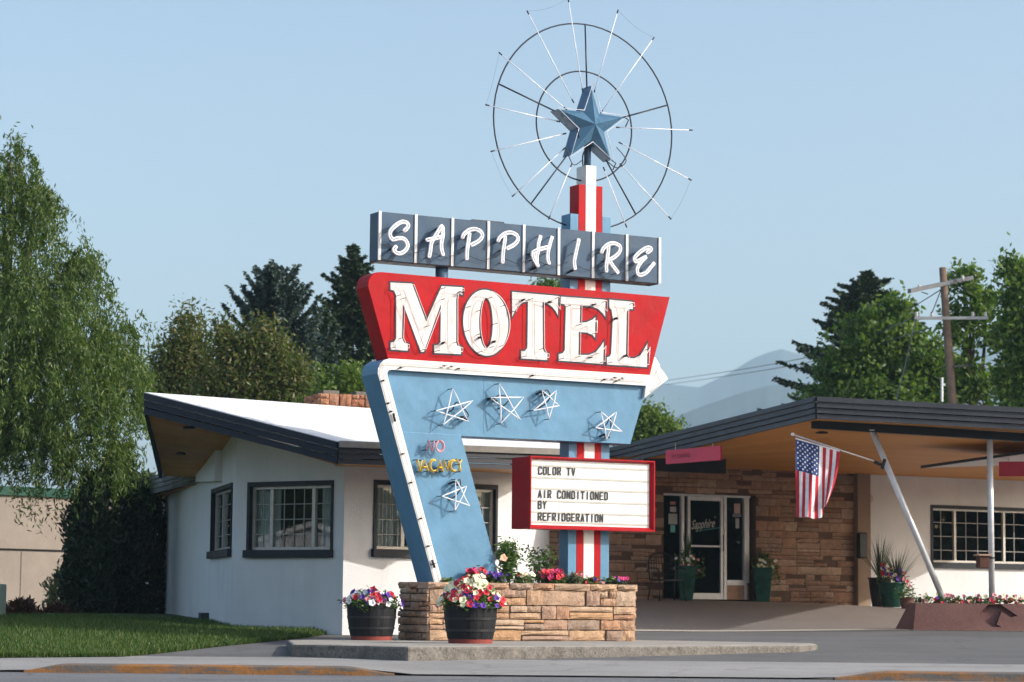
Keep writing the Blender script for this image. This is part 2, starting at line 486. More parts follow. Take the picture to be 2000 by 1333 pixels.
def smoothpath(pts, sub=6):
    P = [Vector(p) for p in pts]; out = []
    for i in range(len(P) - 1):
        p0 = P[max(0, i - 1)]; p1 = P[i]; p2 = P[i + 1]; p3 = P[min(len(P) - 1, i + 2)]
        for k in range(sub):
            t = k / sub
            out.append(0.5 * ((2 * p1) + (p2 - p0) * t + (2 * p0 - 5 * p1 + 4 * p2 - p3) * t * t + (3 * p1 - p0 - 3 * p2 + p3) * t ** 3))
    out.append(P[-1]); return out

# ------------------------------------------------------------------ ground, road, pavement
def sheet(name, xs, ys, zf, mat, label=None):
    nx, ny = len(xs), len(ys)
    me = bpy.data.meshes.new(name)
    vs = [(x, y, zf(x, y)) for y in ys for x in xs]
    fs = [(j * nx + i, j * nx + i + 1, (j + 1) * nx + i + 1, (j + 1) * nx + i) for j in range(ny - 1) for i in range(nx - 1)]
    me.from_pydata(vs, [], fs); me.materials.append(mat)
    me.polygons.foreach_set('use_smooth', [True] * len(me.polygons)); me.update()
    o = bpy.data.objects.new(name, me); link(o); o['kind'] = 'structure'
    return o
def frange(a, b, n): return [a + (b - a) * i / (n - 1) for i in range(n)]
far = [60, 80, 120, 200, 400, 900, 2000, 3800]
gx = [-v for v in reversed(far)] + frange(-40, 40, 81) + far
gy = [26.6, 27.5] + frange(28.4, 60, 64) + [70, 90, 130, 200, 400, 900, 2000, 5200]
sheet('ground', gx, gy, lambda x, y: (H(x, y) if y < 60 else 0.5) - 0.03 - (0.5 if y > 900 else 0), m_earth)
sheet('road', [-3800, -400, -60, -20, 0, 20, 60, 400, 3800], [-150, -20, 0, 10, 20, 26.6], lambda x, y: 0.0, m_road)
sheet('sidewalk', frange(-30, 30, 121), frange(26.46, 29.5, 14), lambda x, y: H(x, y) + 0.003, m_walk)
sheet('parking_lot', frange(-30, 40, 141), frange(29.5, 42.6, 54), lambda x, y: H(x, y) + 0.004, m_asphalt)
sheet('kerb_strip', frange(0.9, 30, 60), frange(42.2, 43.35, 6), lambda x, y: H(x, y) + 0.012, m_strip)
sheet('brick_drive', frange(0.6, 30, 80), frange(43.35, 60, 50), lambda x, y: H(x, y) + 0.008, m_paver)
# painted kerbs with dropped ends
def kerb(name, x0, x1, label):
    xs = frange(x0, x1, 48); m = MB()
    secs = []
    for x in xs:
        h = kerb_h(x) + 0.006; j = 0.004 * math.sin(x * 9)
        secs.append([(x, KERB_Y - 0.17 + j, -0.05), (x, KERB_Y - 0.155 + j, h * .82), (x, KERB_Y - 0.12 + j, h), (x, KERB_Y + 0.03, h), (x, KERB_Y + 0.03, -0.05)])
    vs = [p for s in secs for p in s]; fs = []
    for i in range(len(secs) - 1):
        for k in range(4): fs.append((i * 5 + k, i * 5 + k + 1, (i + 1) * 5 + k + 1, (i + 1) * 5 + k))
    fs.append((0, 1, 2, 3, 4)); n = (len(secs) - 1) * 5; fs.append((n + 4, n + 3, n + 2, n + 1, n))
    o = m.add(vs, fs).build(name, m_kerb)
    tag(o, label, 'kerb')
kerb('street_kerb', -5.05, -1.2, 'long kerb with worn orange paint, left of the driveway')
kerb('street_kerb', 3.4, 12.0, 'kerb with worn orange paint at the bottom right corner')
# lawn
fr = [onground(px, py) for px, py in [(-120, 1287), (0, 1286), (240, 1284), (330, 1276), (440, 1263), (520, 1255), (600, 1247), (636, 1241)]]
fpts = [(p.x, p.y) for p in fr]
def lawn_front(x): return interp(x, fpts)
xs = [-40, -25, -15, -12, -10] + frange(-9, fpts[-1][0], 50)
m = MB(); nt_ = 30
def lawn_z(x, y):
    return H(x, y) + 0.02 + 0.05 * sstep(0, 2.0, y - lawn_front(x)) + 0.12 * sstep(1.5, 9, y - lawn_front(x)) * sstep(-3.5, -7, x)
vs = []
for x in xs:
    for k in range(nt_):
        y = lerp(lawn_front(x), 56.0 if x < -7.5 else 48.0, (k / (nt_ - 1)) ** 2)
        vs.append((x, y, lawn_z(x, y)))
fs = [(i * nt_ + k, (i + 1) * nt_ + k, (i + 1) * nt_ + k + 1, i * nt_ + k + 1) for i in range(len(xs) - 1) for k in range(nt_ - 1)]
lawn = m.add(vs, fs).build('lawn', ground_mat('lawn_soil', (0.035, 0.055, 0.015), (0.06, 0.085, 0.022), 2.0, .2, .5), smooth=True); lawn['kind'] = 'structure'
N = 90000
X = nrng.uniform(-9.5, fpts[-1][0], N)
Fy = np.array([lawn_front(x) for x in X])
Y = Fy + nrng.uniform(0, 1, N) ** 1.7 * 13 - 0.03
keep = (Y < 50)
X, Y, Fy = X[keep], Y[keep], Fy[keep]
Z = np.array([lawn_z(x, y) for x, y in zip(X, Y)])
hgt = nrng.uniform(.035, .085, len(X))
a = nrng.uniform(0, 2 * np.pi, len(X)); ln = nrng.uniform(0, .04, (len(X), 2)) * nrng.choice([-1, 1], (len(X), 2))
B = np.stack([X, Y, Z - .01], 1); dx = np.stack([np.cos(a), np.sin(a), 0 * a], 1) * .008
tip = B + np.stack([ln[:, 0], ln[:, 1], hgt], 1)
go = quads_obj('grass', np.stack([B - dx, B + dx, tip], 1), leafmat('grass_blade', (0.026, 0.075, 0.010), (0.055, 0.115, 0.017), (0.13, 0.145, 0.04), .3), nper=3)
tag(go, 'short green lawn grass beside the white wing', 'grass', kind='stuff')

# ------------------------------------------------------------------ the sign's own frame
TH = R(29.3)
E3 = Vector((math.cos(TH), math.sin(TH), 0)); NR = Vector((math.sin(TH), -math.cos(TH), 0)); ZZ = Vector((0, 0, 1))
SLAB_Z = 0.27
Qc = onz(837, 1252, SLAB_Z)                      # front left foot of the stone planter
PL_FRONT, PL_BACK = 0.40, -0.46
O3 = Qc - NR * PL_FRONT; O3.z = 0.0
_s = (onplane(1149.5, 1100, O3, NR) - O3).dot(E3)
O3 = O3 + E3 * _s; O3.z = 0.0
def S(s, z, n=0.0): return O3 + E3 * s + NR * n + ZZ * z
def SP(px, py, n=0.0):
    p = onplane(px, py, O3 + NR * n, NR) - O3
    return (p.dot(E3), p.z)
def zm(pts, ox, oy, sc, n=0.0):
    return [SP(ox + x / sc, oy + y / sc, n) for x, y in pts]

# slab
sl = [onz(570, 1258, SLAB_Z), onz(700, 1260.5, SLAB_Z), onz(797, 1263, SLAB_Z), onz(1180, 1262, SLAB_Z), onz(1560, 1260.5, SLAB_Z), onz(1597, 1259, SLAB_Z)]
tipv = sl[-1]
sl += [onz(1590, 1256.6, SLAB_Z), onz(1400, 1253.2, SLAB_Z), onz(1245, 1250.6, SLAB_Z), Vector((2.0, 36.6, 0)), Vector((-1.9, 35.4, 0)), Vector((-2.9, 33.0, 0))]
m = MB(); m.prism([(p.x, p.y) for p in sl], lambda u, v, w_: Vector((u, v, w_)), SLAB_Z, 0.0)
nn_ = len(sl) - 2
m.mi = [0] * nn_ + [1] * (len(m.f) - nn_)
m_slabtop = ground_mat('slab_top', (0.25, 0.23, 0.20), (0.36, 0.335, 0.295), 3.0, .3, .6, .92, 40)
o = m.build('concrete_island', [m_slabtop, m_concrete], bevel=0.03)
tag(o, 'low weathered concrete island under the sign planter', 'island')

# stone library: rough faced blocks, front at -y
def stone_mesh(k, seed, jit=0.07, bulge=0.16):
    r = random.Random(seed); nx, nz = 6, 4; vs = []; fs = []
    for j in range(nz):
        for i in range(nx):
            x = -.5 + i / (nx - 1); z = -.5 + j / (nz - 1)
            edge = (i in (0, nx - 1)) or (j in (0, nz - 1))
            yy = -.5 + (r.uniform(.05, .15) if edge else r.uniform(-.10, .05))
            if i not in (0, nx - 1): x += r.uniform(-.05, .05)
            if edge:
                z += (r.uniform(-.035, .035)); x += r.uniform(-.012, .012)
            vs.append((x, yy, z))
    for j in range(nz - 1):
        for i in range(nx - 1):
            a = j * nx + i; fs.append((a, a + 1, a + nx + 1, a + nx))
    b = len(vs)
    ring = [i for i in range(nx)] + [j * nx + nx - 1 for j in range(1, nz)] + [(nz - 1) * nx + i for i in range(nx - 2, -1, -1)] + [j * nx for j in range(nz - 2, 0, -1)]
    for i in ring:
        vs.append((vs[i][0], .5, vs[i][2]))
    n = len(ring)
    for q in range(n):
        fs.append((ring[(q + 1) % n], ring[q], b + q, b + (q + 1) % n))
    me = bpy.data.meshes.new('stone'); me.from_pydata(vs, [], fs); me.update()
    return me
def stone_set(mat, seed):
    out = []
    for k in range(8):
        me = stone_mesh(k, seed + k); me.materials.append(mat); out.append(me)
    return out
m_chimstone = stone_mat('chimney_stone', [(0.46, 0.21, 0.12), (0.52, 0.28, 0.17), (0.40, 0.17, 0.10), (0.55, 0.33, 0.22)])
ST_C = stone_set(m_chimstone, 500); ST_P = stone_set(m_stone, 100); ST_W = stone_set(m_wallstone, 300)
def ashlar(W, Hh, r, hs, ws, holes=(), gap=.014):
    """broken courses of stone: returns (s0, s1, z0, z1)"""
    out = []; z = 0.0
    while z < Hh - .02:
        h = r.uniform(*hs)
        if Hh - z - h < hs[0] * .7: h = Hh - z
        s = 0.0
        while s < W - .005:
            wd = r.uniform(*ws) * (0.7 if h < hs[0] * 1.2 else 1)
            if W - s - wd < ws[0] * .7: wd = W - s
            q = r.random()
            cells = [(s, s + wd, z, z + h)]
            if h > hs[0] * 1.55 and q < .45:
                k = r.uniform(.38, .62); c = s + wd * r.uniform(.4, .6)
                if q < .22: cells = [(s, s + wd, z, z + h * k), (s, s + wd, z + h * k, z + h)]
                else: cells = [(s, s + wd, z, z + h * k), (s, c, z + h * k, z + h), (c, s + wd, z + h * k, z + h)]
            out += cells; s += wd
        z += h
    res = []
    for a, b, c, d in out:
        ok = True
        for (ha, hb, hc, hd) in holes:
            if a < hb - .01 and b > ha + .01 and c < hd - .01 and d > hc + .01:
                # trim to the larger side of the hole, else drop
                opts = [(a, min(b, ha), c, d), (max(a, hb), b, c, d), (a, b, max(c, hd), d), (a, b, c, min(d, hc))]
                opts = [q for q in opts if q[1] - q[0] > .05 and q[3] - q[2] > .04]
                if not opts: ok = False; break
                a, b, c, d = max(opts, key=lambda q: (q[1] - q[0]) * (q[3] - q[2]))
        if ok: res.append((a + gap / 2, b - gap / 2, c + gap / 2, d - gap / 2))
    return res
def lay_stones(parent, cells, origin, ang, meshes, r, depth=.12, proud=.03, name='stone'):
    """origin: foot at s=0; wall runs along ang; outward = (sin, -cos)"""
    e = Vector((math.cos(ang), math.sin(ang), 0)); n = Vector((math.sin(ang), -math.cos(ang), 0))
    for a, b, c, d in cells:
        p = origin + e * ((a + b) / 2) + ZZ * ((c + d) / 2) + n * (r.uniform(-.6, 1) * proud - depth * .30)
        flip = r.random() < .5
        shared(name, r.choice(meshes), parent, p, (0, 0, ang), ((b - a) * (-1 if False else 1), depth, d - c))

# ------------------------------------------------------------------ stone planter under the sign
pw = SP(1240, 1200, PL_FRONT)[0]; p0 = SP(838, 1200, PL_FRONT)[0]
PH = SP(1000, 1139.5, PL_FRONT)[1] - SLAB_Z
planter = thing('stone_planter', S((p0 + pw) / 2, SLAB_Z, 0), 'long sandstone planter box at the foot of the motel sign', 'planter')
m = MB(); W_ = pw - p0; DP = PL_FRONT - PL_BACK; t_ = .2
zt = SLAB_Z + PH - .09
for (s0, s1, n0, n1) in ((p0 + .025, pw - .025, PL_FRONT - .025, PL_FRONT - t_), (p0 + .02, pw - .02, PL_BACK + t_, PL_BACK - .03), (p0 + .025, p0 + t_, PL_FRONT - t_, PL_BACK + t_), (pw - t_, pw - .025, PL_FRONT - t_, PL_BACK + t_)):
    m.prism([(s0, SLAB_Z), (s1, SLAB_Z), (s1, zt), (s0, zt)], S, n0, n1)
m.build('mortar_core', m_mortar, planter)
m = MB(); m.prism([(p0 + t_, SLAB_Z), (pw - t_, SLAB_Z), (pw - t_, zt - .02), (p0 + t_, zt - .02)], S, PL_FRONT - t_, PL_BACK + t_); m.build('soil', m_soil, planter)
r = random.Random(5)
lay_stones(planter, ashlar(W_, PH - .085, r, (.065, .20), (.2, .8)), S(p0, SLAB_Z, PL_FRONT), TH, ST_P, r, .14, .022)
lay_stones(planter, ashlar(DP, PH - .085, r, (.07, .15), (.18, .36)), S(p0, SLAB_Z, PL_BACK), TH - math.pi / 2, ST_P, r, .14, .02)
lay_stones(planter, ashlar(DP, PH - .085, r, (.08, .18), (.2, .4)), S(pw, SLAB_Z, PL_FRONT), TH + math.pi / 2, ST_P, r, .14, .02)
s = p0 - .03
while s < pw + .02:                                 # cap stones along the front
    wd = min(r.uniform(.3, .62), pw + .04 - s)
    if pw + .04 - s - wd < .12: wd = pw + .04 - s
    shared('cap_stone', r.choice(ST_P), planter, S(s + wd / 2, SLAB_Z + PH - .042, PL_FRONT - .12 + r.uniform(-.01, .01)), (0, 0, TH), (wd - .012, .34, .088)); s += wd
n = PL_FRONT - .30
while n > PL_BACK:
    wd = min(r.uniform(.25, .4), n - PL_BACK + .03)
    for q, a in ((p0 + .1, TH - math.pi / 2), (pw - .1, TH + math.pi / 2)):
        shared('cap_stone', r.choice(ST_P), planter, S(q, SLAB_Z + PH - .042, n - wd / 2), (0, 0, a), (wd - .012, .30, .087))
    n -= wd

# ------------------------------------------------------------------ the motel sign
sign = thing('motel_sign', S(0, SLAB_Z, 0), 'tall vintage motel sign with red, navy and light blue panels and a star', 'sign')
zs = SLAB_Z + .3
# pillar of five flush columns
bx = [SP(q, 1100)[0] for q in (1109.4, 1125.6, 1139.3, 1159.8, 1172.8, 1189.7)]
ztop = [SP(1113, 417)[1], SP(1130, 360)[1], SP(1146, 323)[1]]
pillar = MB().prism([(bx[2], zs), (bx[3], zs), (bx[3], ztop[2]), (bx[2], ztop[2])], S, .004, -.26).build('pillar', m_whitestripe, sign, bevel=.006)
for a, b, tz, mm in ((1, 2, ztop[1], m_redstripe), (3, 4, ztop[1], m_redstripe), (0, 1, ztop[0], m_blue), (4, 5, ztop[0], m_blue)):
    MB().prism([(bx[a], zs), (bx[b], zs), (bx[b], tz), (bx[a], tz)], S, 0.0 if mm is m_redstripe else -.003, -.255).build('stripe_column', mm, pillar, bevel=.005)
# SAPPHIRE box
NF = .15
tl = SP(740, 413.8, NF); bl = SP(737.8, 507.5, NF); tr = SP(1290, 465, NF); br = SP(1287.5, 554.5, NF)
sa, sb = (tl[0] + bl[0]) / 2, (tr[0] + br[0]) / 2
za, zb = (bl[1] + br[1]) / 2, (tl[1] + tr[1]) / 2
nbox = MB().prism([(sa, za), (sb, za), (sb, zb), (sa, zb)], S, NF, NF - .27).build('name_box', m_navy, sign, bevel=.008)
MB().prism([(sa + .02, za - .014), (sb - .02, za - .014), (sb - .02, za - .002), (sa + .02, za - .002)], S, NF - .02, NF - .25).build('bottom_flange', m_black, nbox)
MB().prism([(sa + 1.45, zb), (sa + 1.95, zb), (sa + 1.95, zb + .022), (sa + 1.45, zb + .018)], S, NF - .02, NF - .2).build('top_flashing', m_steel, nbox)
for i in range(9):
    c = lerp(sa, sb, i / 8); hw = .021
    c = max(sa + hw - .004, min(sb - hw + .012, c))
    MB().prism([(c - hw, za - .004), (c + hw, za - .004), (c + hw, zb + .006), (c - hw, zb + .006)], S, NF + .018, NF - .01).build('divider_strip', m_white, nbox, bevel=.004)
def stroke2d(pts, sub=5):
    return [(p.x, p.y) for p in smoothpath([(a, b, 0) for a, b in pts], sub)]
def offset2d(P, d):
    out = []
    for i in range(len(P)):
        a = P[max(0, i - 1)]; b = P[min(len(P) - 1, i + 1)]
        tx, ty = b[0] - a[0], b[1] - a[1]; l = math.hypot(tx, ty) or 1
        out.append((P[i][0] - ty / l * d, P[i][1] + tx / l * d))
    return out
NEON_N = NF + .13
GL = {
 'S': [[(525, 345), (578, 290), (565, 243), (500, 226), (420, 270), (352, 340), (345, 410), (380, 455), (450, 440), (520, 447), (565, 500), (570, 550), (530, 610), (460, 638), (405, 612), (393, 582), (428, 545)]],
 'A': [[(852, 685), (868, 600), (882, 500), (930, 415), (1000, 300), (1026, 282)], [(1026, 282), (1030, 390), (1012, 500), (1015, 590), (1036, 660)], [(818, 465), (905, 445), (1010, 422)]],
 'P': [[(1342, 715), (1346, 600), (1360, 500), (1378, 375)], [(1282, 435), (1312, 380), (1380, 332), (1460, 322), (1530, 362), (1540, 420), (1490, 480), (1400, 528)]],
 'H': [[(372, 208), (345, 300), (338, 400), (322, 480), (322, 560), (338, 605)], [(262, 430), (340, 390), (478, 352)], [(262, 440), (290, 520), (330, 590)], [(522, 218), (490, 320), (466, 430), (464, 510), (484, 572)]],
 'I': [[(868, 252), (850, 340), (830, 430), (808, 540), (820, 642)]],
 'R': [[(1228, 675), (1226, 590), (1240, 480), (1256, 345)], [(1162, 428), (1190, 370), (1260, 315), (1340, 308), (1405, 350), (1398, 412), (1350, 470), (1268, 522)], [(1262, 522), (1305, 590), (1380, 692)]],
 'E': [[(1752, 432), (1808, 388), (1790, 362), (1735, 372), (1650, 430), (1592, 500), (1612, 543), (1690, 510), (1745, 482)], [(1745, 482), (1680, 545), (1632, 625), (1632, 690), (1665, 718), (1740, 690), (1800, 622), (1850, 562)]],
}
def script_letter(strokes):
    m = MB(); sup = MB()
    for st in strokes:
        P = stroke2d(st, 5); d = .0165
        A = offset2d(P, d); B = offset2d(P, -d)
        loop = A + B[::-1]
        m.tube([S(a, b, NEON_N) for a, b in loop], .0142, 7, closed=True)
        for k in (0, len(P) // 2, len(P) - 1):
            a, b = P[k]; sup.tube([S(a, b, NEON_N), S(a, b, NF - .01)], .006, 5)
    l = m.build('letter', m_neon, nbox, smooth=True)
    a, b = stroke2d(strokes[0], 5)[-1]
    sup.tube([S(a, b, NEON_N - .01), S(a - .02, b - .02, NEON_N - .05), S(a - .03, b - .03, NF)], .016, 7)
    sup.build('tube_support', m_black, nbox, smooth=True)
for ch, (ox, oy), dx_, dy_ in (('S', (710, 400), 0, 0), ('A', (710, 400), 0, 0), ('P', (710, 400), 0, 0), ('P', (710, 400), 466, 45), ('H', (1000, 430), 0, 0), ('I', (1000, 430), 0, 0), ('R', (1000, 430), 0, 0), ('E', (1000, 430), 0, 0)):
    script_letter([zm([(x + dx_, y + dy_) for x, y in st], ox, oy, 6.667, NEON_N) for st in GL[ch]])
wm = MB()                                          # loose feed wires
for i in range(7):
    a = lerp(sa, sb, (i + .35) / 8); b = lerp(sa, sb, (i + 1.2) / 8); z0 = za + .16; 
    wm.tube([S(a, z0, NF + .06), S((a + b) / 2, z0 - .06, NF + .05), S(b, z0 + .02, NF + .06)], .004, 5)
wm.build('feed_wire', m_black, nbox, smooth=True)
# round post between the two boxes
c0 = SP(864, 540, .02); m = MB(); m.tube([S(c0[0], c0[1] - .35, 0), S(c0[0], za + .05, 0)], .088, 20); m.build('support_post', m_navy, sign, smooth=True)

# MOTEL panel
NM = .23
mp = [SP(x, y, NM) for x, y in [(718.8, 560), (719.5, 549), (723, 541), (729, 535), (737, 532), (747, 531.8), (1308.5, 580.6), (1269, 734), (757.5, 701)]]
mpan = MB().prism(mp, S, NM, NM - .36).build('red_panel', m_red, sign, bevel=.006)
for px in (856, 1055, 1096):                       # sheet seams: narrow cover strips
    a = SP(px, 545 + (px - 760) * .08, NM); b = SP(px, 703 + (px - 760) * .065, NM)
    MB().prism([(a[0] - .008, b[1] + .01), (a[0] + .008, b[1] + .01), (a[0] + .008, a[1] - .02), (a[0] - .008, a[1] - .02)], S, NM + .0025, NM - .01).build('sheet_seam', m_red, mpan)
A1 = (740, 530, 6.664); B1 = (980, 550, 5.882)
LET = {
 'M': (A1, [(150, 148), (430, 162), (615, 655), (815, 195), (1088, 210), (1085, 310), (1050, 295), (1015, 320), (1005, 370), (1005, 925), (1020, 970), (1072, 985), (1067, 1082), (720, 1065), (720, 965), (770, 958), (800, 925), (805, 430), (585, 1050), (545, 1050), (310, 420), (300, 870), (325, 928), (375, 945), (375, 1037), (150, 1020), (150, 928), (195, 920), (225, 875), (225, 320), (200, 258), (150, 240)]),
 'T': (B1, [(118, 120), (647, 168), (645, 395), (620, 345), (580, 295), (530, 260), (468, 238), (470, 770), (490, 815), (525, 822), (520, 905), (220, 885), (222, 800), (265, 800), (293, 765), (300, 232), (240, 240), (180, 290), (140, 360), (118, 410)]),
 'E': (B1, [(680, 175), (1190, 212), (1188, 410), (1160, 370), (1110, 320), (1040, 290), (900, 278), (895, 475), (970, 470), (1040, 440), (1075, 410), (1070, 650), (1040, 615), (980, 590), (885, 580), (880, 845), (1000, 845), (1080, 810), (1130, 750), (1170, 690), (1165, 950), (650, 910), (652, 835), (700, 825), (722, 790), (735, 290), (715, 262), (680, 258)]),
 'L': (B1, [(1235, 210), (1500, 235), (1505, 320), (1465, 318), (1435, 345), (1425, 850), (1450, 880), (1520, 885), (1590, 850), (1640, 770), (1672, 710), (1668, 985), (1205, 955), (1205, 872), (1240, 862), (1255, 830), (1275, 430), (1260, 330), (1235, 300)]),
}
def ell(cx, cy, rx, ry, skew, n=40):
    return [(cx + rx * math.cos(t), cy + ry * math.sin(t) + skew * rx * math.cos(t)) for t in [2 * math.pi * k / n for k in range(n)]]
def offclosed(P, d):
    n = len(P); A = sum(P[i][0] * P[(i + 1) % n][1] - P[(i + 1) % n][0] * P[i][1] for i in range(n))
    sg = 1 if A > 0 else -1; out = []
    for i in range(n):
        a, b, c = P[i - 1], P[i], P[(i + 1) % n]
        d1 = Vector((b[0] - a[0], b[1] - a[1])).normalized(); d2 = Vector((c[0] - b[0], c[1] - b[1])).normalized()
        n1 = Vector((d1.y, -d1.x)) * sg; n2 = Vector((d2.y, -d2.x)) * sg
        bis = n1 + n2
        bis = bis.normalized() if bis.length > 1e-4 else n1
        k = d / max(.42, bis.dot(n1))
        out.append((b[0] + bis.x * k, b[1] + bis.y * k))
    return out
def band(m, P, Q, n0, n1):
    """flat closed ribbon between outlines P and Q (same length), n0 front, n1 back"""
    k = len(P)
    vs = [S(a, b, n0) for a, b in P] + [S(a, b, n0) for a, b in Q] + [S(a, b, n1) for a, b in P] + [S(a, b, n1) for a, b in Q]
    fs = []
    for i in range(k):
        j = (i + 1) % k
        fs += [(i, j, k + j, k + i), (2 * k + j, 2 * k + i, 3 * k + i, 3 * k + j), (j, i, 2 * k + i, 2 * k + j), (k + i, k + j, 3 * k + j, 3 * k + i)]
    m.add(vs, fs)
def standoffs(m, P, step, n0, n1, r=.005):
    acc = 0
    for i in range(len(P)):
        a, b = P[i], P[(i + 1) % len(P)]; l = math.hypot(b[0] - a[0], b[1] - a[1]); acc += l
        if acc > step:
            acc = 0; m.tube([S(b[0], b[1], n0), S(b[0] - .02, b[1] - .01, n1)], r, 5)
for ch in 'MOTEL':
    if ch == 'O':
        P = zm(ell(1390, 672, 295, 430, .08), *A1, NM); Q = zm(ell(1392, 676, 88, 328, .08), *A1, NM)
        m = MB(); band(m, P, Q, NM + .004, NM - .01)
        L = m.build('letter', m_letter, mpan)
        m = MB(); band(m, offclosed(P, .022), P, NM + .006, NM - .01); band(m, Q, offclosed(Q, -.022), NM + .006, NM - .01); m.build('letter_outline', m_outline, mpan)
        tubes = [offclosed(P, -.03), offclosed(Q, .03)]
    else:
        zz, pts = LET[ch]; P = zm(pts, *zz, NM)
        L = MB().prism(P, S, NM + .004, NM - .01).build('letter', m_letter, mpan)
        m = MB(); band(m, offclosed(P, .022), P, NM + .006, NM - .01); m.build('letter_outline', m_outline, mpan)
        tubes = [offclosed(P, -.028)]
    m = MB(); k = MB()
    for T in tubes:
        m.tube([S(a, b, NM + .10) for a, b in T], .0055, 6, closed=True)
        standoffs(k, T, .32, NM + .10, NM)
    cs = sum(p[0] for p in P) / len(P); cz = sum(p[1] for p in P) / len(P)
    for q in range(2):
        a, b = tubes[-1][(q * 11 + 5) % len(tubes[-1])]
        k.tube([S(a, b, NM + .09), S(a, b, NM - .01)], .017, 7)
    m.build('neon_tube', m_neonblush, mpan, smooth=True); k.build('tube_support', m_steel, mpan, smooth=True)

# blue arrow shaped panel
NA = .16
zc = (700, 680, 2.777)
outer = [(418, 1300), (105, 138), (107, 112), (118, 85), (138, 66), (168, 57), (1583, 147), (1475, 522), (555, 478), (778, 1300)]
NAB = NA + .085
bord = zm([(424, 1318), (105, 138), (107, 112), (118, 85), (138, 66), (168, 57), (1583, 147), (1562, 205), (182, 118), (166, 121), (157, 133), (158, 150), (468, 1318)], *zc, NAB)
tlm = zm([(150, 190), (150, 95), (1570, 178)], *zc, NAB)
pr = zm([(1475, 522), (555, 478), (190, 458)], *zc, NA); pl_ = zm([(225, 455)], *zc, NAB)[0]
ptop = zm([(1578, 165)], *zc, NA)[0]
ap = MB().prism([tlm[0], tlm[1], tlm[2], ptop, pr[0], pr[1], (pl_[0], pr[2][1])], S, NA, NA - .40).build('arrow_panel', m_blue, sign, bevel=.006)
lg = zm([(556, 472), (784, 1320)], *zc, NA + .006); lgl = zm([(215, 452), (440, 1320)], *zc, NAB)
MB().prism([(lgl[0][0], zm([(215, 453)], *zc, NA)[0][1]), lg[0], lg[1], lgl[1]], S, NA + .006, NA - .395).build('leg_panel', m_blue, ap, bevel=.005)
v1 = zm([(683, 118), (683, 470)], *zc, NA)
MB().prism([(v1[0][0] - .006, v1[1][1] + .02), (v1[0][0] + .006, v1[1][1] + .02), (v1[0][0] + .006, v1[0][1] - .02), (v1[0][0] - .006, v1[0][1] - .02)], S, NA + .003, NA - .01).build('sheet_seam', m_blue, ap)
MB().prism(bord, S, NAB - .004, NA - .41).build('raised_rim', m_blue, ap)
ar = MB().prism(bord, S, NAB, NAB - .0035).build('arrow_shaft', m_white, ap)
zd = (1200, 660, 5.79)
head = zm([(612, 470), (335, 688), (352, 560), (395, 400), (440, 225), (462, 215)], *zd, NAB - .03)
MB().prism(head, S, NAB - .03, NAB - .22).build('arrow_head', m_white, ap, bevel=.01)
hc = zm([(575, 470), (385, 620), (410, 480), (490, 310)], *zd, NAB - .02)
m = MB(); m.tube([S(a, b, NAB + .03) for a, b in hc], .006, 5, closed=True); m.build('neon_tube', m_neon, ap, smooth=True)
sidep = zm([(432, 1268), (180, 330), (128, 140), (138, 100), (175, 85), (800, 128), (1560, 178)], *zc, NAB)
m = MB(); m.tube([S(a, b, NAB + .035) for a, b in stroke2d(sidep, 6)], .006, 6); m.build('neon_tube', m_neonblush, ap, smooth=True)
m = MB()
for q in [(130, 178), (158, 300), (172, 345), (236, 575), (282, 730), (335, 925), (375, 1075), (404, 1170), (225, 108), (540, 112), (940, 150), (1395, 180), (1330, 172), (460, 98), (500, 101), (1385, 162), (1425, 165)]:
    a, b = zm([q], *zc, NAB)[0]
    m.tube([S(a, b, NAB + .045), S(a - .005, b, NAB - .01)], .011, 7)
    m.tube([S(a - .05, b - .02, NAB + .012), S(a + .05, b + .012, NAB + .03)], .004, 5)
for q in [(188, 355, 198, 400), (398, 1150, 412, 1192)]:
    a, b = zm([(q[0], q[1]), (q[2], q[3])], *zc, NAB + .02)
    m.tube([S(a[0], a[1], NAB + .03), S(b[0], b[1], NAB + .03)], .017, 7)
m.build('tube_support', m_black, ap, smooth=True)
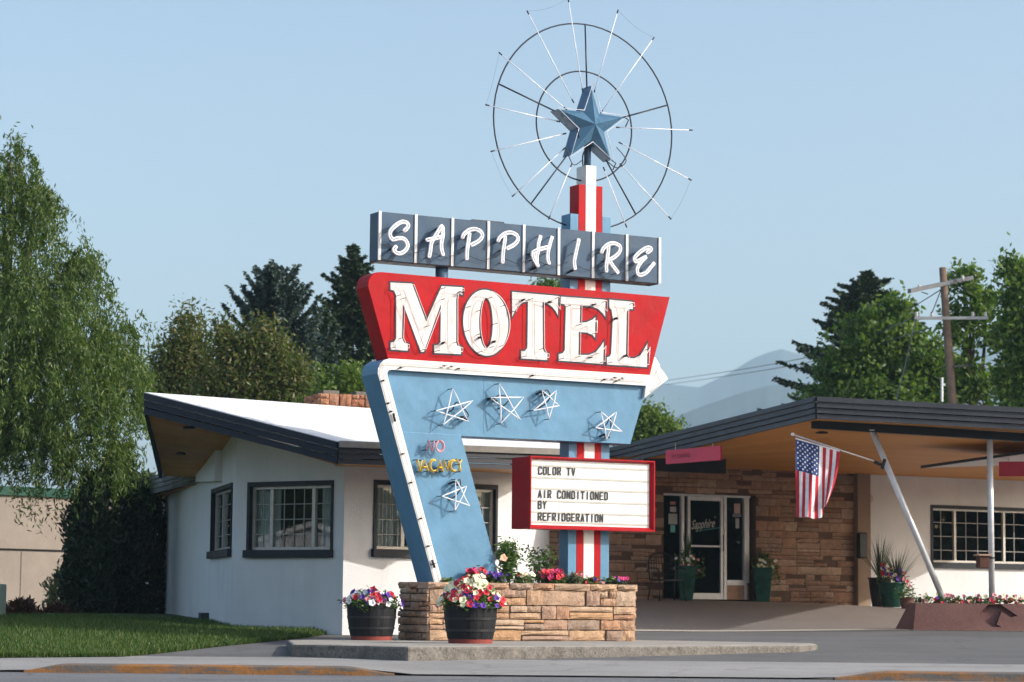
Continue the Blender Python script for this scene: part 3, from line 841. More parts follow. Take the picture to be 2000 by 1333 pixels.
# neon stars
z6 = (820, 730, 4.545); z5 = (790, 840, 6.665); NS = NA + .135
STARS = [(z6, [(293, 135), (430, 425), (145, 330), (475, 240), (210, 455)]), (z6, [(705, 90), (895, 415), (630, 215), (925, 210), (722, 445)]), (z6, [(1085, 150), (1240, 285), (1010, 328), (1215, 150), (1148, 405)]), (z6, [(1610, 340), (1795, 515), (1560, 480), (1750, 340), (1660, 590)]), (z5, [(668, 645), (850, 988), (488, 862), (812, 735), (660, 1055)])]
for i, (zz, pts) in enumerate(STARS):
    P = zm(pts, *zz, NS); m = MB(); dens = []
    for a, b in zip(P, P[1:] + P[:1]):
        for k in range(6): dens.append((lerp(a[0], b[0], k / 6), lerp(a[1], b[1], k / 6)))
    m.tube([S(a, b, NS + .012 * math.sin(j)) for j, (a, b) in enumerate(dens)], .0088, 6, closed=True)
    st = m.build('neon_star', m_neon, ap)
    m = MB(); c = (sum(p[0] for p in P) / 5, sum(p[1] for p in P) / 5)
    q = [P[1], P[2], P[0], P[4], P[0]][i]; q = (lerp(c[0], q[0], .75), lerp(c[1], q[1], .75))
    for dx_, dz_ in ((-.02, .02), (.03, -.015)):
        m.tube([S(q[0] + dx_, q[1] + dz_, NS), S(q[0] + dx_ * 1.4, q[1] + dz_, NS - .06), S(q[0] + dx_ * 2, q[1], NA - .01)], .016, 7)
    for p in P[::2]:
        m.tube([S(p[0], p[1], NS), S(p[0], p[1], NA - .01)], .006, 5)
    m.tube([S(*p) for p in smoothpath([(q[0], q[1], NS - .02), (q[0] + .08, q[1] + .06, NS - .05), (c[0] + .05, c[1] + .10, NS - .03), (c[0], c[1], NS - .07), (c[0] - .08, c[1] - .06, NA + .02)], 5)], .009, 6)
    m.build('tube_support', m_black, ap, smooth=True)
# NO VACANCY
def nv(strokes, mat, zz):
    m = MB(); k = MB(); ns = NA + .11
    for stx in strokes:
        P = zm(stx, *zz, ns)
        for off, dn in ((.007, 0), (-.007, .022)):
            m.tube([S(a, b, ns - dn) for a, b in offset2d(P, off)], .0092, 6)
        for p in (P[0], P[-1]): k.tube([S(p[0], p[1], ns), S(p[0] - .01, p[1], NA)], .007, 5)
    m.build('neon_word', mat, ap, smooth=True); return k
def arc(cx, cy, rx, ry, a0, a1, n=14):
    return [(cx + rx * math.cos(R(lerp(a0, a1, i / n))), cy + ry * math.sin(R(lerp(a0, a1, i / n)))) for i in range(n + 1)]
k = nv([[(292, 262), (316, 135), (366, 285), (392, 145)], arc(465, 212, 48, 66, -100, 255)], m_neonpink, z5)
k2 = nv([[(168, 390), (205, 548), (235, 395)], [(222, 545), (262, 395), (308, 540)], [(238, 490), (295, 490)], arc(385, 465, 52, 75, -60, -300), [(425, 548), (462, 400), (500, 545)], [(440, 495), (490, 495)], [(508, 540), (512, 395), (570, 540), (580, 400)], arc(650, 465, 50, 72, -60, -300), [(678, 385), (718, 450), (752, 390)], [(718, 450), (722, 545)]], m_neonyel, z5)
for kk in (k, k2): kk.build('tube_support', m_black, ap, smooth=True)

# marquee
NQ = .24; zq = (990, 880, 6.452)
qa = zm([(300, 73), (1868, 138), (1860, 1015), (296, 990)], *zq, NQ)
ms0, ms1 = (qa[0][0] + qa[3][0]) / 2, (qa[1][0] + qa[2][0]) / 2
mz0, mz1 = (qa[2][1] + qa[3][1]) / 2, (qa[0][1] + qa[1][1]) / 2
marq = MB().prism([(ms0, mz0), (ms1, mz0), (ms1, mz1), (ms0, mz1)], S, NQ - .075, NQ - .53).build('marquee_box', m_marqside, sign, bevel=.006)
f_ = .05; m = MB()
oc = [(ms0 - .004, mz0 - .004), (ms1 + .004, mz0 - .004), (ms1 + .004, mz1 + .004), (ms0 - .004, mz1 + .004)]
ic = [(ms0 + f_ * .5, mz0 + f_), (ms1 - f_, mz0 + f_), (ms1 - f_, mz1 - f_ * .8), (ms0 + f_ * .5, mz1 - f_ * .8)]
oi_ = [(ms0 + .014, mz0 + .014), (ms1 - .014, mz0 + .014), (ms1 - .014, mz1 - .014), (ms0 + .014, mz1 - .014)]
vs = [S(*p, NQ - .075) for p in oc] + [S(*p, NQ) for p in oc] + [S(*p, NQ) for p in oi_] + [S(*p, NQ - .055) for p in ic] + [S(*p, NQ - .0755) for p in ic]
fs = []
for a in range(4):
    b = (a + 1) % 4
    for l in range(4): fs.append((l * 4 + a, l * 4 + b, l * 4 + 4 + b, l * 4 + 4 + a))
MB().add(vs, fs).build('marquee_frame', m_marqside, marq)
MB().prism([(ic[0][0] - .01, ic[0][1] - .01), (ic[1][0] + .01, ic[1][1] - .01), (ic[2][0] + .01, ic[2][1] + .01), (ic[3][0] - .01, ic[3][1] + .01)], S, NQ - .068, NQ - .074).build('marquee_face', m_marq, marq)
rows = [(205, 235), (345, 390), (485, 525), (640, 675), (785, 815), (908, 935)]
rowz = []
for a, b in rows:
    za_ = SP(990 + 345 / 6.452, 880 + a / 6.452, NQ - .06)[1]; zb_ = SP(990 + 1790 / 6.452, 880 + b / 6.452, NQ - .06)[1]
    z = (za_ + zb_) / 2; rowz.append(z)
    MB().prism([(ic[0][0] + .005, z - .012), (ic[1][0] - .005, z - .012), (ic[1][0] - .005, z + .016), (ic[0][0] + .005, z + .016)], S, NQ - .061, NQ - .0675).build('letter_rail', m_rail, marq, bevel=.003)
m = MB(); hk = zm([(1705, 105)], *zq, NQ - .2)[0]; m.tube([S(hk[0], mz1 - .02, NQ - .2), S(hk[0], mz1 + .06, NQ - .2)], .008, 6); m.build('lifting_eye', m_steel, marq)
# slotted letters: condensed gothic built from straight strokes, cell 2 wide 4 high
FONT = {
 'C': [[(2, 3.2), (2, 3.6), (1.6, 4), (.4, 4), (0, 3.6), (0, .4), (.4, 0), (1.6, 0), (2, .4), (2, .8)]],
 'O': [[(.4, 0), (1.6, 0), (2, .4), (2, 3.6), (1.6, 4), (.4, 4), (0, 3.6), (0, .4), (.4, 0), (1, 0)]],
 'L': [[(0, 4), (0, 0), (1.8, 0)]],
 'R': [[(0, 0), (0, 4), (1.6, 4), (2, 3.6), (2, 2.4), (1.6, 2), (0, 2)], [(1.1, 2), (2, 0)]],
 'T': [[(-.1, 4), (2.1, 4)], [(1, 4), (1, 0)]],
 'V': [[(0, 4), (1, 0), (2, 4)]],
 'A': [[(0, 0), (1, 4), (2, 0)], [(.4, 1.3), (1.6, 1.3)]],
 'I': [[(1, 0), (1, 4)]],
 'N': [[(0, 0), (0, 4), (2, 0), (2, 4)]],
 'D': [[(0, 0), (0, 4), (1.5, 4), (2, 3.5), (2, .5), (1.5, 0), (0, 0), (0, .5)]],
 'E': [[(2, 4), (0, 4), (0, 0), (2, 0)], [(0, 2.1), (1.6, 2.1)]],
 'B': [[(0, 0), (0, 4), (1.5, 4), (1.9, 3.6), (1.9, 2.5), (1.5, 2.1), (0, 2.1)], [(1.5, 2.1), (2, 1.7), (2, .4), (1.6, 0), (0, 0)]],
 'Y': [[(0, 4), (1, 2), (2, 4)], [(1, 2), (1, 0)]],
 'F': [[(2, 4), (0, 4), (0, 0)], [(0, 2.1), (1.6, 2.1)]],
 'G': [[(2, 3.2), (2, 3.6), (1.6, 4), (.4, 4), (0, 3.6), (0, .4), (.4, 0), (1.6, 0), (2, .4), (2, 1.9), (1.1, 1.9)]],
}
def bar2d(m, a, b, hw, f, n0, n1, ext=True):
    d = Vector((b[0] - a[0], b[1] - a[1])); l = d.length; d /= l; p = Vector((-d.y, d.x)) * hw
    e = d * hw * (.8 if ext else 0)
    q = [(a[0] - e.x + p.x, a[1] - e.y + p.y), (a[0] - e.x - p.x, a[1] - e.y - p.y), (b[0] + e.x - p.x, b[1] + e.y - p.y), (b[0] + e.x + p.x, b[1] + e.y + p.y)]
    m.prism(q, f, n0, n1)
def glyph(m, ch, s, z, wd, ht, hw, f, n0, n1):
    for st in FONT[ch]:
        P = [(s + hw + x / 2 * (wd - 2 * hw), z + hw + y / 4 * (ht - 2 * hw)) for x, y in st]
        for i, (a, b) in enumerate(zip(P, P[1:])): bar2d(m, a, b, hw, f, n0 - .0003 * (i % 3), n1)
ADV = .0765; s00 = SP(990 + 395 / 6.452, 880 + 500 / 6.452, NQ - .06)[0]
for txt, px0, py0 in (('COLOR TV', 395, 305), ('AIR CONDITIONED', 400, 600), ('BY', 400, 738), ('REFRIDGERATION', 395, 885)):
    s = s00; z = SP(990 + px0 / 6.452, 880 + py0 / 6.452, NQ - .05)[1]
    for ch in txt:
        if ch != ' ':
            m = MB(); glyph(m, ch, s, z, .060, .114, .0085, S, NQ - .0572, NQ - .0605)
            o = m.build('letter', m_char, marq)
        s += ADV

# star, rings, rays on top
cs, cz = SP(1149.5, 247, 0)
R_o = SP(1149.5, 169, 0)[1] - cz
m = MB(); Ro, Ri, tf, tb = R_o, R_o * .40, .06, -.15
pts = [(cs + (Ro if k % 2 == 0 else Ri) * math.cos(R(90 + 36 * k)), cz + (Ro if k % 2 == 0 else Ri) * math.sin(R(90 + 36 * k))) for k in range(10)]
vs = [S(a, b, tf) for a, b in pts] + [S(a, b, tb) for a, b in pts] + [S(cs, cz, tf + .13), S(cs, cz, tb - .1)]
fs = []
for k in range(10):
    j = (k + 1) % 10
    fs += [(k, j, 20), (10 + j, 10 + k, 21), (j, k, 10 + k, 10 + j)]
star = MB().add(vs, fs).build('star', [m_star], sign)
m = MB(); m.tube([S(a + (a - cs) * .05, b + (b - cz) * .05, tf + .06) for a, b in pts], .0065, 6, closed=True); m.build('neon_tube', m_neon, star, smooth=False)
m = MB()
for k in (3, 6, 8):
    a, b = pts[k]; m.tube([S(a, b, tf + .02), S(a + .04 * (1 if k > 5 else -1), b - .05, tf + .07), S(a + .02, b - .14, tf + .02)], .009, 6)
m.tube([S(*p) for p in smoothpath([(pts[4][0], pts[4][1], .05), (pts[4][0] - .08, pts[4][1] + .12, .07), (pts[4][0] + .05, pts[4][1] - .12, .06), (pts[4][0] + .2, pts[4][1] - .05, .05)], 6)], .007, 6)
m.tube([S(*p) for p in smoothpath([(pts[6][0] + .1, pts[6][1] + .2, .05), (pts[6][0] + .25, pts[6][1] + .02, .07), (pts[6][0] + .1, pts[6][1] - .1, .06), (pts[6][0] - .08, pts[6][1], .05)], 6)], .007, 6)
m.build('tube_support', m_black, star, smooth=True)
m = MB(); m.tube([S((bx[2] + bx[3]) / 2, ztop[2] - .1, -.1), S((bx[2] + bx[3]) / 2, cz - .1, -.1)], .05, 14); m.build('mast', m_navy, sign, smooth=True)
m = MB(); m.tube([S(*p) for p in smoothpath([(bx[2] + .02, ztop[2] - .05, -.1), (bx[2] - .02, ztop[2] + .15, -.05), (bx[2] + .06, ztop[2] + .34, 0), (bx[2] + .03, cz - .1, .08)], 6)], .01, 6); m.build('feed_wire', m_black, sign, smooth=True)
NRG = -.13
Rout = (SP(1141.5, 47, NRG)[1] - SP(1141.5, 447, NRG)[1]) / 2; Rin = (SP(1141.5, 141, NRG)[1] - SP(1141.5, 355, NRG)[1]) / 2
rc = SP(1141.5, 247, NRG)
for rr in (Rout, Rin):
    m = MB(); m.tube([S(rc[0] + rr * math.cos(2 * math.pi * k / 64), rc[1] + rr * math.sin(2 * math.pi * k / 64), NRG) for k in range(64)], .0115, 6, closed=True); m.build('ring', m_steel, sign, smooth=True)
for k in range(5):
    a = R(90 + 72 * k); m = MB()
    m.tube([S(cs + Ro * .9 * math.cos(a), cz + Ro * .9 * math.sin(a), -.05), S(rc[0] + Rout * math.cos(a), rc[1] + Rout * math.sin(a), NRG)], .0115, 6); m.build('spoke', m_steel, sign, smooth=True)
z2 = (920, 0, 2.898)
RAYS = [((318, 65), (580, 580)), ((550, -5), (632, 520)), ((832, 60), (698, 520)), ((1035, 215), (735, 640)), ((160, 300), (540, 620)), ((85, 595), (500, 690)), ((1250, 738), (825, 722)), ((115, 858), (535, 757)), ((1245, 1020), (840, 808)), ((235, 1112), (530, 840)), ((1130, 1240), (845, 930)), ((440, 1240), (570, 930)), ((880, 1285), (750, 950))]
NRY = -.085
ends = []
for a, b in RAYS:
    p, q = zm([a, b], *z2, NRY)
    m = MB(); m.tube([S(p[0], p[1], NRY), S(q[0], q[1], NRY)], .0065, 6); rt = m.build('neon_ray', m_neon, sign, smooth=True)
    m = MB()
    for (u, v) in ((p, q), (q, p)):
        d = Vector((v[0] - u[0], v[1] - u[1]))  .normalized() * .05
        m.tube([S(u[0] - d.x * .2, u[1] - d.y * .2, NRY), S(u[0] + d.x, u[1] + d.y, NRY)], .0105, 6)
    m.build('end_cap', m_steel, rt, smooth=True); ends.append(p)
m = MB()
for i, j in ((0, 1), (2, 3), (4, 5), (7, 9), (8, 10)):
    a, b = ends[i], ends[j]; c = ((a[0] + b[0]) / 2, (a[1] + b[1]) / 2 - .05)
    m.tube([S(*p) for p in smoothpath([(a[0], a[1], NRY), (c[0], c[1], NRY), (b[0], b[1], NRY)], 8)], .0016, 4)
m.build('feed_wire', m_steel, sign, smooth=True)

# ------------------------------------------------------------------ buildings: helpers
class Wall:
    """upright wall between two plan points; outward face towards the street"""
    def __init__(s, p, q):
        s.p = Vector((p[0], p[1], 0)); s.q = Vector((q[0], q[1], 0)); s.L = (s.q - s.p).length
        s.e = (s.q - s.p).normalized(); s.n = Vector((s.e.y, -s.e.x, 0)); s.ang = math.atan2(s.e.y, s.e.x)
    def f(s, u, z, n=0.0): return s.p + s.e * u + s.n * n + ZZ * z
    def at(s, px, py, n=0.0):
        q = onplane(px, py, s.p + s.n * n, s.n) - s.p
        return (q.dot(s.e), q.z)
def wall_mesh(W, z0, za, zb, holes, th=.22):
    us = sorted(set([0.0, W.L] + [h[i] for h in holes for i in (0, 1)])); zs_ = sorted(set([z0] + [h[i] for h in holes for i in (2, 3)]))
    m = MB()
    def top(u): return lerp(za, zb, u / W.L)
    for a, b in zip(us, us[1:]):
        for k in range(len(zs_)):
            c = zs_[k]; d = zs_[k + 1] if k + 1 < len(zs_) else None
            mid = ((a + b) / 2, (c + d) / 2 if d else c + .01)
            if any(h[0] < mid[0] < h[1] and h[2] < mid[1] < h[3] for h in holes): continue
            d0, d1 = (d, d) if d else (top(a), top(b))
            m.add([W.f(a, c), W.f(b, c), W.f(b, d1), W.f(a, d0)], [(0, 1, 2, 3)])
            m.add([W.f(a, c, -th), W.f(b, c, -th), W.f(b, d1, -th), W.f(a, d0, -th)], [(3, 2, 1, 0)])
    for h in holes:
        a, b, c, d = h
        q = [(a, c), (b, c), (b, d), (a, d)]
        for i in range(4):
            j = (i + 1) % 4
            m.add([W.f(*q[i]), W.f(*q[j]), W.f(*q[j], -th), W.f(*q[i], -th)], [(0, 1, 2, 3)])
    for u in (0.0, W.L): m.add([W.f(u, z0), W.f(u, top(u)), W.f(u, top(u), -th), W.f(u, z0, -th)], [(0, 1, 2, 3)])
    return m
def recol(m, name, mat, parent, **k):
    """like build, but leaves the winding alone"""
    return m.build(name, mat, parent, **k)
def rect(m, W, a, b, c, d, n0, n1): m.prism([(a, c), (b, c), (b, d), (a, d)], W.f, n0, n1)
def window(parent, W, hole, mull, vbars, hbars, curtains=True, trim=.05, sill=True):
    a, b, c, d = hole
    m = MB(); t = trim
    rect(m, W, a - .02, b + .02, d - t, d + .02, .025, -.12); rect(m, W, a - .02, a + t * .7, c, d - t, .025, -.12); rect(m, W, b - t * .4, b + .02, c, d - t, .025, -.12)
    win = m.build('window', m_trim, parent)
    if sill:
        m = MB(); rect(m, W, a - .05, b + .03, c - .03, c + .09, .075, -.14); m.build('sill', m_trim, win, bevel=.006)
    a2, b2, c2, d2 = a + t * .7, b - t * .4, c + .09, d - t
    m = MB(); q = .045
    for rc_ in ((a2, b2, c2, c2 + q), (a2, b2, d2 - q, d2), (a2, a2 + q, c2 + q, d2 - q), (b2 - q, b2, c2 + q, d2 - q)): rect(m, W, *rc_, -.05, -.11)
    for u in mull: rect(m, W, u - .032, u + .032, c2 + q, d2 - q, -.045, -.11)
    m.build('frame', m_alu, win, bevel=.003)
    edges = [a2 + q] + [x for u in mull for x in (u - .032, u + .032)] + [b2 - q]
    for i in range(0, len(edges), 2):
        m = MB(); rect(m, W, edges[i], edges[i + 1], c2 + q, d2 - q, -.088, -.092); m.build('pane', m_glass, win)
    m = MB(); k = .007
    for u in vbars: rect(m, W, u - k, u + k, c2 + q, d2 - q, -.074, -.087)
    for z in hbars: rect(m, W, a2 + q, b2 - q, z - k, z + k, -.073, -.0865)
    m.build('muntin', m_muntin, win)
    m = MB()                                          # room behind the glass
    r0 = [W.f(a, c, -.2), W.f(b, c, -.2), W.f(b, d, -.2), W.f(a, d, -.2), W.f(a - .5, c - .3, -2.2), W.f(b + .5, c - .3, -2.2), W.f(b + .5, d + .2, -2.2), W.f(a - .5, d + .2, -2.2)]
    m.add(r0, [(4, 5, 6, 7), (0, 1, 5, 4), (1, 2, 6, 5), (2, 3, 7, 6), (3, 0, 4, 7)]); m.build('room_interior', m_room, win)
    if curtains:
        for (x0, x1) in ((a2, lerp(a2, b2, .27)), (lerp(a2, b2, .80), b2)):
            m = MB(); nn = 40
            P = [(lerp(x0, x1, i / nn), -.20 + .03 * math.sin(i * 1.35) + .01 * math.sin(i * 3.1)) for i in range(nn + 1)]
            vs = [W.f(u, c + .05, n_) for u, n_ in P] + [W.f(u, d - .05, n_) for u, n_ in P]
            m.add(vs, [(i, i + 1, nn + 2 + i, nn + 1 + i) for i in range(nn)]); m.build('curtain', m_curtain, win, smooth=True)
    return win
def fascia(parent, p, q, h, nb, out, name='fascia_board', th=.035, mat=None):
    """nb lapped boards hung from the roof edge p-q (top line), h high"""
    p = Vector(p); q = Vector(q); out = Vector(out).normalized(); bh = h / nb
    for i in range(nb):
        z0 = -i * bh; z1 = -(i + 1) * bh + .012
        o1 = out * (.02 + .018 * (nb - 1 - i) * .5); o2 = o1 + out * .016
        a = [p + ZZ * z1 + o2, q + ZZ * z1 + o2, q + ZZ * z1 - out * th, p + ZZ * z1 - out * th, p + ZZ * z0 + o1, q + ZZ * z0 + o1, q + ZZ * z0 - out * th, p + ZZ * z0 - out * th]
        MB().box8(a).build(name, mat or m_fascia, parent)
def planks(parent, a, b, c, d, n, name='soffit_plank', th=.02, gap=.006):
    """boards running a->b, laid from a-b to d-c"""
    a, b, c, d = map(Vector, (a, b, c, d)); ln = ((d - a).length + (c - b).length) / 2
    for i in range(n):
        t0 = i / n + gap / ln; t1 = (i + 1) / n - gap / ln
        q = [lerp(a, d, t0), lerp(b, c, t0), lerp(b, c, t1), lerp(a, d, t1)]
        MB().box8(q + [v + ZZ * th for v in q]).build(name, m_wood, parent)

# ------------------------------------------------------------------ white wing at the left
Cn = at(668, 1240, 38.0); Bn = at(455, 1236, 39.2); An = at(303, 1220, 50.5); Dn = at(1020, 1200, 39.9)
WA = Wall(An, Bn); WB = Wall(Bn, Cn); WC = Wall(Cn, Dn)
wing = thing('motel_wing', (Cn.x, Cn.y, .28), 'white stucco motel wing with upswept white roof and wooden soffit', 'building')
P0 = at(283, 768, 37.0); P1 = at(660, 864, 36.4); P2 = onz(1090, 879.5, P1.z)
P2 = P1 + (P2 - P1) * 1.03
R1 = at(735, 800, 41.6); R2 = at(1232, 846, 45.0)
FH = .325
P0b = P0 - ZZ * FH; P1b = P1 - ZZ * FH; P2b = P2 - ZZ * FH
L0 = at(320, 932, 44.5); M0 = at(396, 935, 43.0); K0 = at(440, 850, 39.45)
zK = K0.z + .03
hA = [WA.at(417, 952), WA.at(457, 1080)]
w1 = (WA.at(413, 1060)[0], WA.at(452.5, 1060)[0], WA.at(432, 1086)[1], WA.at(432, 953)[1])
def hole_on(W, x0, x1, y0, y1):
    xm = (x0 + x1) / 2
    return (W.at(x0, y1)[0], W.at(x1, y1)[0], W.at(xm, y1)[1], W.at(xm, y0)[1])
w2 = hole_on(WB, 484, 648, 943, 1086); w3 = hole_on(WC, 730, 968, 945, 1087)
zA = WA.at(310, 964)[1]
m = wall_mesh(WA, .1, zA, zK, [w1]); m.build('wall', m_stucco, wing)
m = wall_mesh(WB, .1, zK, P1b.z + .12, [w2]); m.build('wall', m_stucco, wing)
m = wall_mesh(WC, .05, P1b.z + .12, P1b.z + .12, [w3]); m.build('wall', m_stucco, wing)
back = Wall(Dn, (Dn.x + .6, Dn.y + 11)); wall_mesh(back, .1, 3.1, 3.1, []).build('wall', m_stucco, wing)
def bars(W, pxs, py): return [W.at(px, py)[0] for px in pxs]
def zbars(W, px, pys): return [W.at(px, py)[1] for py in pys]
window(wing, WA, w1, [WA.at(429, 1020)[0]], [], zbars(WA, 440, [985, 1015, 1044]), curtains=False)
window(wing, WB, w2, bars(WB, [526.5, 608.4], 1014), bars(WB, [508.5, 548.7, 568.2, 587.7, 626.8], 1014), zbars(WB, 566, [984.6, 1014.3, 1043.2]))
window(wing, WC, w3, bars(WC, [790, 908], 1014), bars(WC, [752, 771, 819, 848, 877, 928, 948], 1014), zbars(WC, 760, [985, 1015, 1044]))
# roof
m = MB(); up = ZZ * .012
m.box8([P0 - ZZ * .1, P1 - ZZ * .1, P2 - ZZ * .1, R2 - ZZ * .1, P0 + up, P1 + up, P2 + up, R2 + up])
m = MB(); m.add([P0 + up, P1 + up, P2 + up, R2 + up, R1 + up] + [v - ZZ * .12 for v in (P0, P1, P2, R2, R1)], [(0, 1, 4), (1, 2, 3, 4), (5, 9, 6), (6, 9, 8, 7), (0, 5, 6, 1), (1, 6, 7, 2), (2, 7, 8, 3), (3, 8, 9, 4), (4, 9, 5, 0)])
roof = m.build('roof', m_roof, wing)
Lb = L0 + Vector((-.1, .1, .2)); m = MB()
m.add([P0 - ZZ * .01, R1 - ZZ * .01, R1 + Vector((-3, 5, -.7)), Lb] + [v - ZZ * .12 for v in (P0, R1, R1 + Vector((-3, 5, -.7)), Lb)], [(0, 3, 2, 1), (4, 5, 6, 7), (0, 1, 5, 4), (1, 2, 6, 5), (2, 3, 7, 6), (3, 0, 4, 7)]); m.build('roof_slope', m_roof, roof)
rk = (P1 - P0); outB = Vector((rk.y, -rk.x, 0)); fascia(wing, P0, P1, FH, 3, outB, mat=m_trim)
ev = (P2 - P1); fascia(wing, P1, P2, FH, 4, Vector((ev.y, -ev.x, 0)))
lr = (P0 - Lb); m = MB(); out = Vector((-lr.y, lr.x, 0)).normalized() * -1
m.box8([Lb - ZZ * .22, P0 - ZZ * FH, P0 - ZZ * FH + Vector((.05, .06, 0)), Lb - ZZ * .22 + Vector((.06, 0, 0)), Lb, P0, P0 + Vector((.05, .06, 0)), Lb + Vector((.06, 0, 0))]); m.build('rake_board', m_trim, wing)
m = MB(); g1 = P1 + Vector((0, 0, .014)); g2 = P2 + Vector((0, 0, .014)); gd = Vector((ev.y, -ev.x, 0)).normalized()
m.box8([g1 + gd * .075 - ZZ * .09, g2 + gd * .075 - ZZ * .09, g2 + gd * .02 - ZZ * .09, g1 + gd * .02 - ZZ * .09, g1 + gd * .11, g2 + gd * .11, g2 + gd * .02, g1 + gd * .02]); m.build('gutter', m_alu, wing)
dn = Vector((0, 0, .02))
planks(wing, P0b + dn + Vector((.05, .05, 0)), K0 + Vector((.1, .3, .03)), M0 + Vector((.2, .1, .02)), L0 + dn, 12)
planks(wing, P0b + dn + Vector((.05, .05, 0)), P1b + dn + Vector((-.05, .05, 0)), WC.f(0, P1b.z + .1, -.3), K0 + Vector((.1, .3, .04)), 8)
planks(wing, P1b + dn + Vector((0, .06, 0)), P2b + dn + Vector((0, .06, 0)), WC.f(WC.L + .3, P1b.z + .08, -.3), WC.f(0, P1b.z + .08, -.3), 5)
m = MB(); sbx = (WA.at(396, 905)[0], WA.at(434, 905)[0]); m.prism([(sbx[0], WA.at(400, 940)[1]), (sbx[1], WA.at(432, 941)[1]), (sbx[1], zK - .05), (lerp(*sbx, .6), zK - .08), (sbx[0], WA.at(397, 905)[1])], WA.f, .12, -.02); m.build('beam_box', m_stucco, wing)
# lower flat roof beyond, on wall A
F0 = at(243, 930, 52); F1 = at(398, 925, 43.4); F1.z = F0.z = (F0.z + F1.z) / 2 + .02
fascia(wing, F0, F1, .36, 4, Vector((F1.y - F0.y, F0.x - F1.x, 0)) * (1 if (F1.y - F0.y) < 0 else -1) if False else Vector((-.3, -1, 0)), mat=m_fascia)
m = MB(); k = Vector((2.5, 2.5, 0)); m.box8([F0 - ZZ * .3, F1 - ZZ * .3, F1 + k - ZZ * .3, F0 + k - ZZ * .3, F0 - ZZ * .02, F1 - ZZ * .02, F1 + k - ZZ * .02, F0 + k - ZZ * .02]); m.build('lower_roof', m_roof, wing)
planks(wing, F0 + Vector((.2, .05, -.36)), F1 + Vector((0, .05, -.36)), F1 + Vector((1.0, 1.0, -.36)), F0 + Vector((1.2, 1.0, -.36)), 5)
# soffit lamps and a spot under the eave, pipe at the foot of the wall
for px, py, Y in ((369, 836, 38.6), (352, 887, 40.6)):
    c = at(px, py, Y); MB().lathe([(.09, -.012), (.09, .01), (.05, .03)], c, 16).build('recessed_lamp', m_black, wing)
c = at(722, 907, 37.2); m = MB(); m.lathe([(.11, 0), (.11, .05), (.06, .1)], c, 16); m.build('eave_lamp', m_alu, wing)
c = WA.at(403, 1222); m = MB(); rect(m, WA, c[0], c[0] + .35, .2, WA.at(400, 1197)[1], .14, 0.0); rect(m, WA, c[0] - 1.2, c[0], .2, WA.at(385, 1217)[1], .2, 0.0); m.build('vent_hood', m_fascia, wing, bevel=.01)
# chimney
ch0 = at(625, 800, 45.5); ch0.z = 0; CHA = TH - R(8)
ce = Vector((math.cos(CHA), math.sin(CHA), 0)); cn_ = Vector((math.sin(CHA), -math.cos(CHA), 0))
cz0 = at(625, 803, 45.5).z - .5; cz1 = at(625, 768, 45.5).z
m = MB(); m.box(ch0 + ce * .75 - cn_ * .45 + ZZ * ((cz0 + cz1) / 2 - .03), 1.42, .82, cz1 - cz0, CHA); chim = m.build('chimney', m_mortar, wing)
r = random.Random(21)
lay_stones(chim, [(a, b, c, d) for a, b, c, d in ashlar(1.5, cz1 - cz0, r, (.13, .17), (.16, .26))], ch0 + ZZ * cz0, CHA, ST_C, r, .14, .02)
lay_stones(chim, ashlar(.9, cz1 - cz0, r, (.13, .17), (.16, .3)), ch0 - cn_ * .9 + ZZ * cz0, CHA - math.pi / 2, ST_C, r, .14, .02)
for s_, wd in ((.12, .3), (.75, .42)):
    m = MB(); m.box(ch0 + ce * (s_ + wd / 2) - cn_ * .4 + ZZ * (cz1 + .03), wd, .4, .09, CHA); m.build('flue_cap', m_mortar, chim)

# ------------------------------------------------------------------ lobby with canopy at the right
def plan(px, Y): p = at(px, 1180, Y); return (p.x, p.y)
W0 = Vector((*plan(1018, 50.4), 0)); wd_ = Vector((math.cos(R(29)), math.sin(R(29)), 0))
def on_line(px):
    n = Vector((wd_.y, -wd_.x, 0)); return onplane(px, 1180, W0, n)
W1 = on_line(1669); W2 = on_line(2180)
WS = Wall(W0, W1)
lobby = thing('lobby_building', (W0.x, W0.y, .9), 'stone fronted motel lobby with wooden canopy on steel posts', 'building')
P3 = at(1595, 775, 42.0); CH = .385
Pl = at(1190, 876, 49.6); Pr = at(2000, 797, 42.0); Pr = P3 + (Pr - P3) * 1.35
P3b, Plb, Prb = P3 - ZZ * CH, Pl - ZZ * CH * .92, Pr - ZZ * CH
zw0 = WS.at(1280, 908)[1]; zw1 = WS.at(1660, 924)[1]
WT = Wall(W1, W2)
# doorway
d0 = WS.at(1296, 1000)[0]; d1 = WS.at(1476, 1000)[0]; dz1 = WS.at(1380, 966)[1]; gz = WS.at(1380, 1171)[1]
zb_ = H(W1.x, W1.y) - .3
m = wall_mesh(WS, zb_, zw0 + .15, zw1 + .1, [(d0, d1, zb_ + .001, dz1)], th=.3)
core = m.build('stone_wall', m_wallmortar, lobby)
for v in core.data.vertices: pass
r = random.Random(33)
zlo = H(W0.x, W0.y) - .15
cells = ashlar(WS.L, zw0 + .05 - zlo, r, (.085, .235), (.24, .62), holes=[(d0 - .0, d1 + .0, -1, dz1 - zlo)])
cells = [c for c in cells if c[3] + zlo > H(*(WS.f((c[0] + c[1]) / 2, 0).xy)) - .02]
cells.sort(key=lambda c: -(c[1] - c[0]) * (c[3] - c[2])); cells = cells[:300]
lay_stones(core, cells, W0 + ZZ * zlo, WS.ang, ST_W, r, .12, .018)
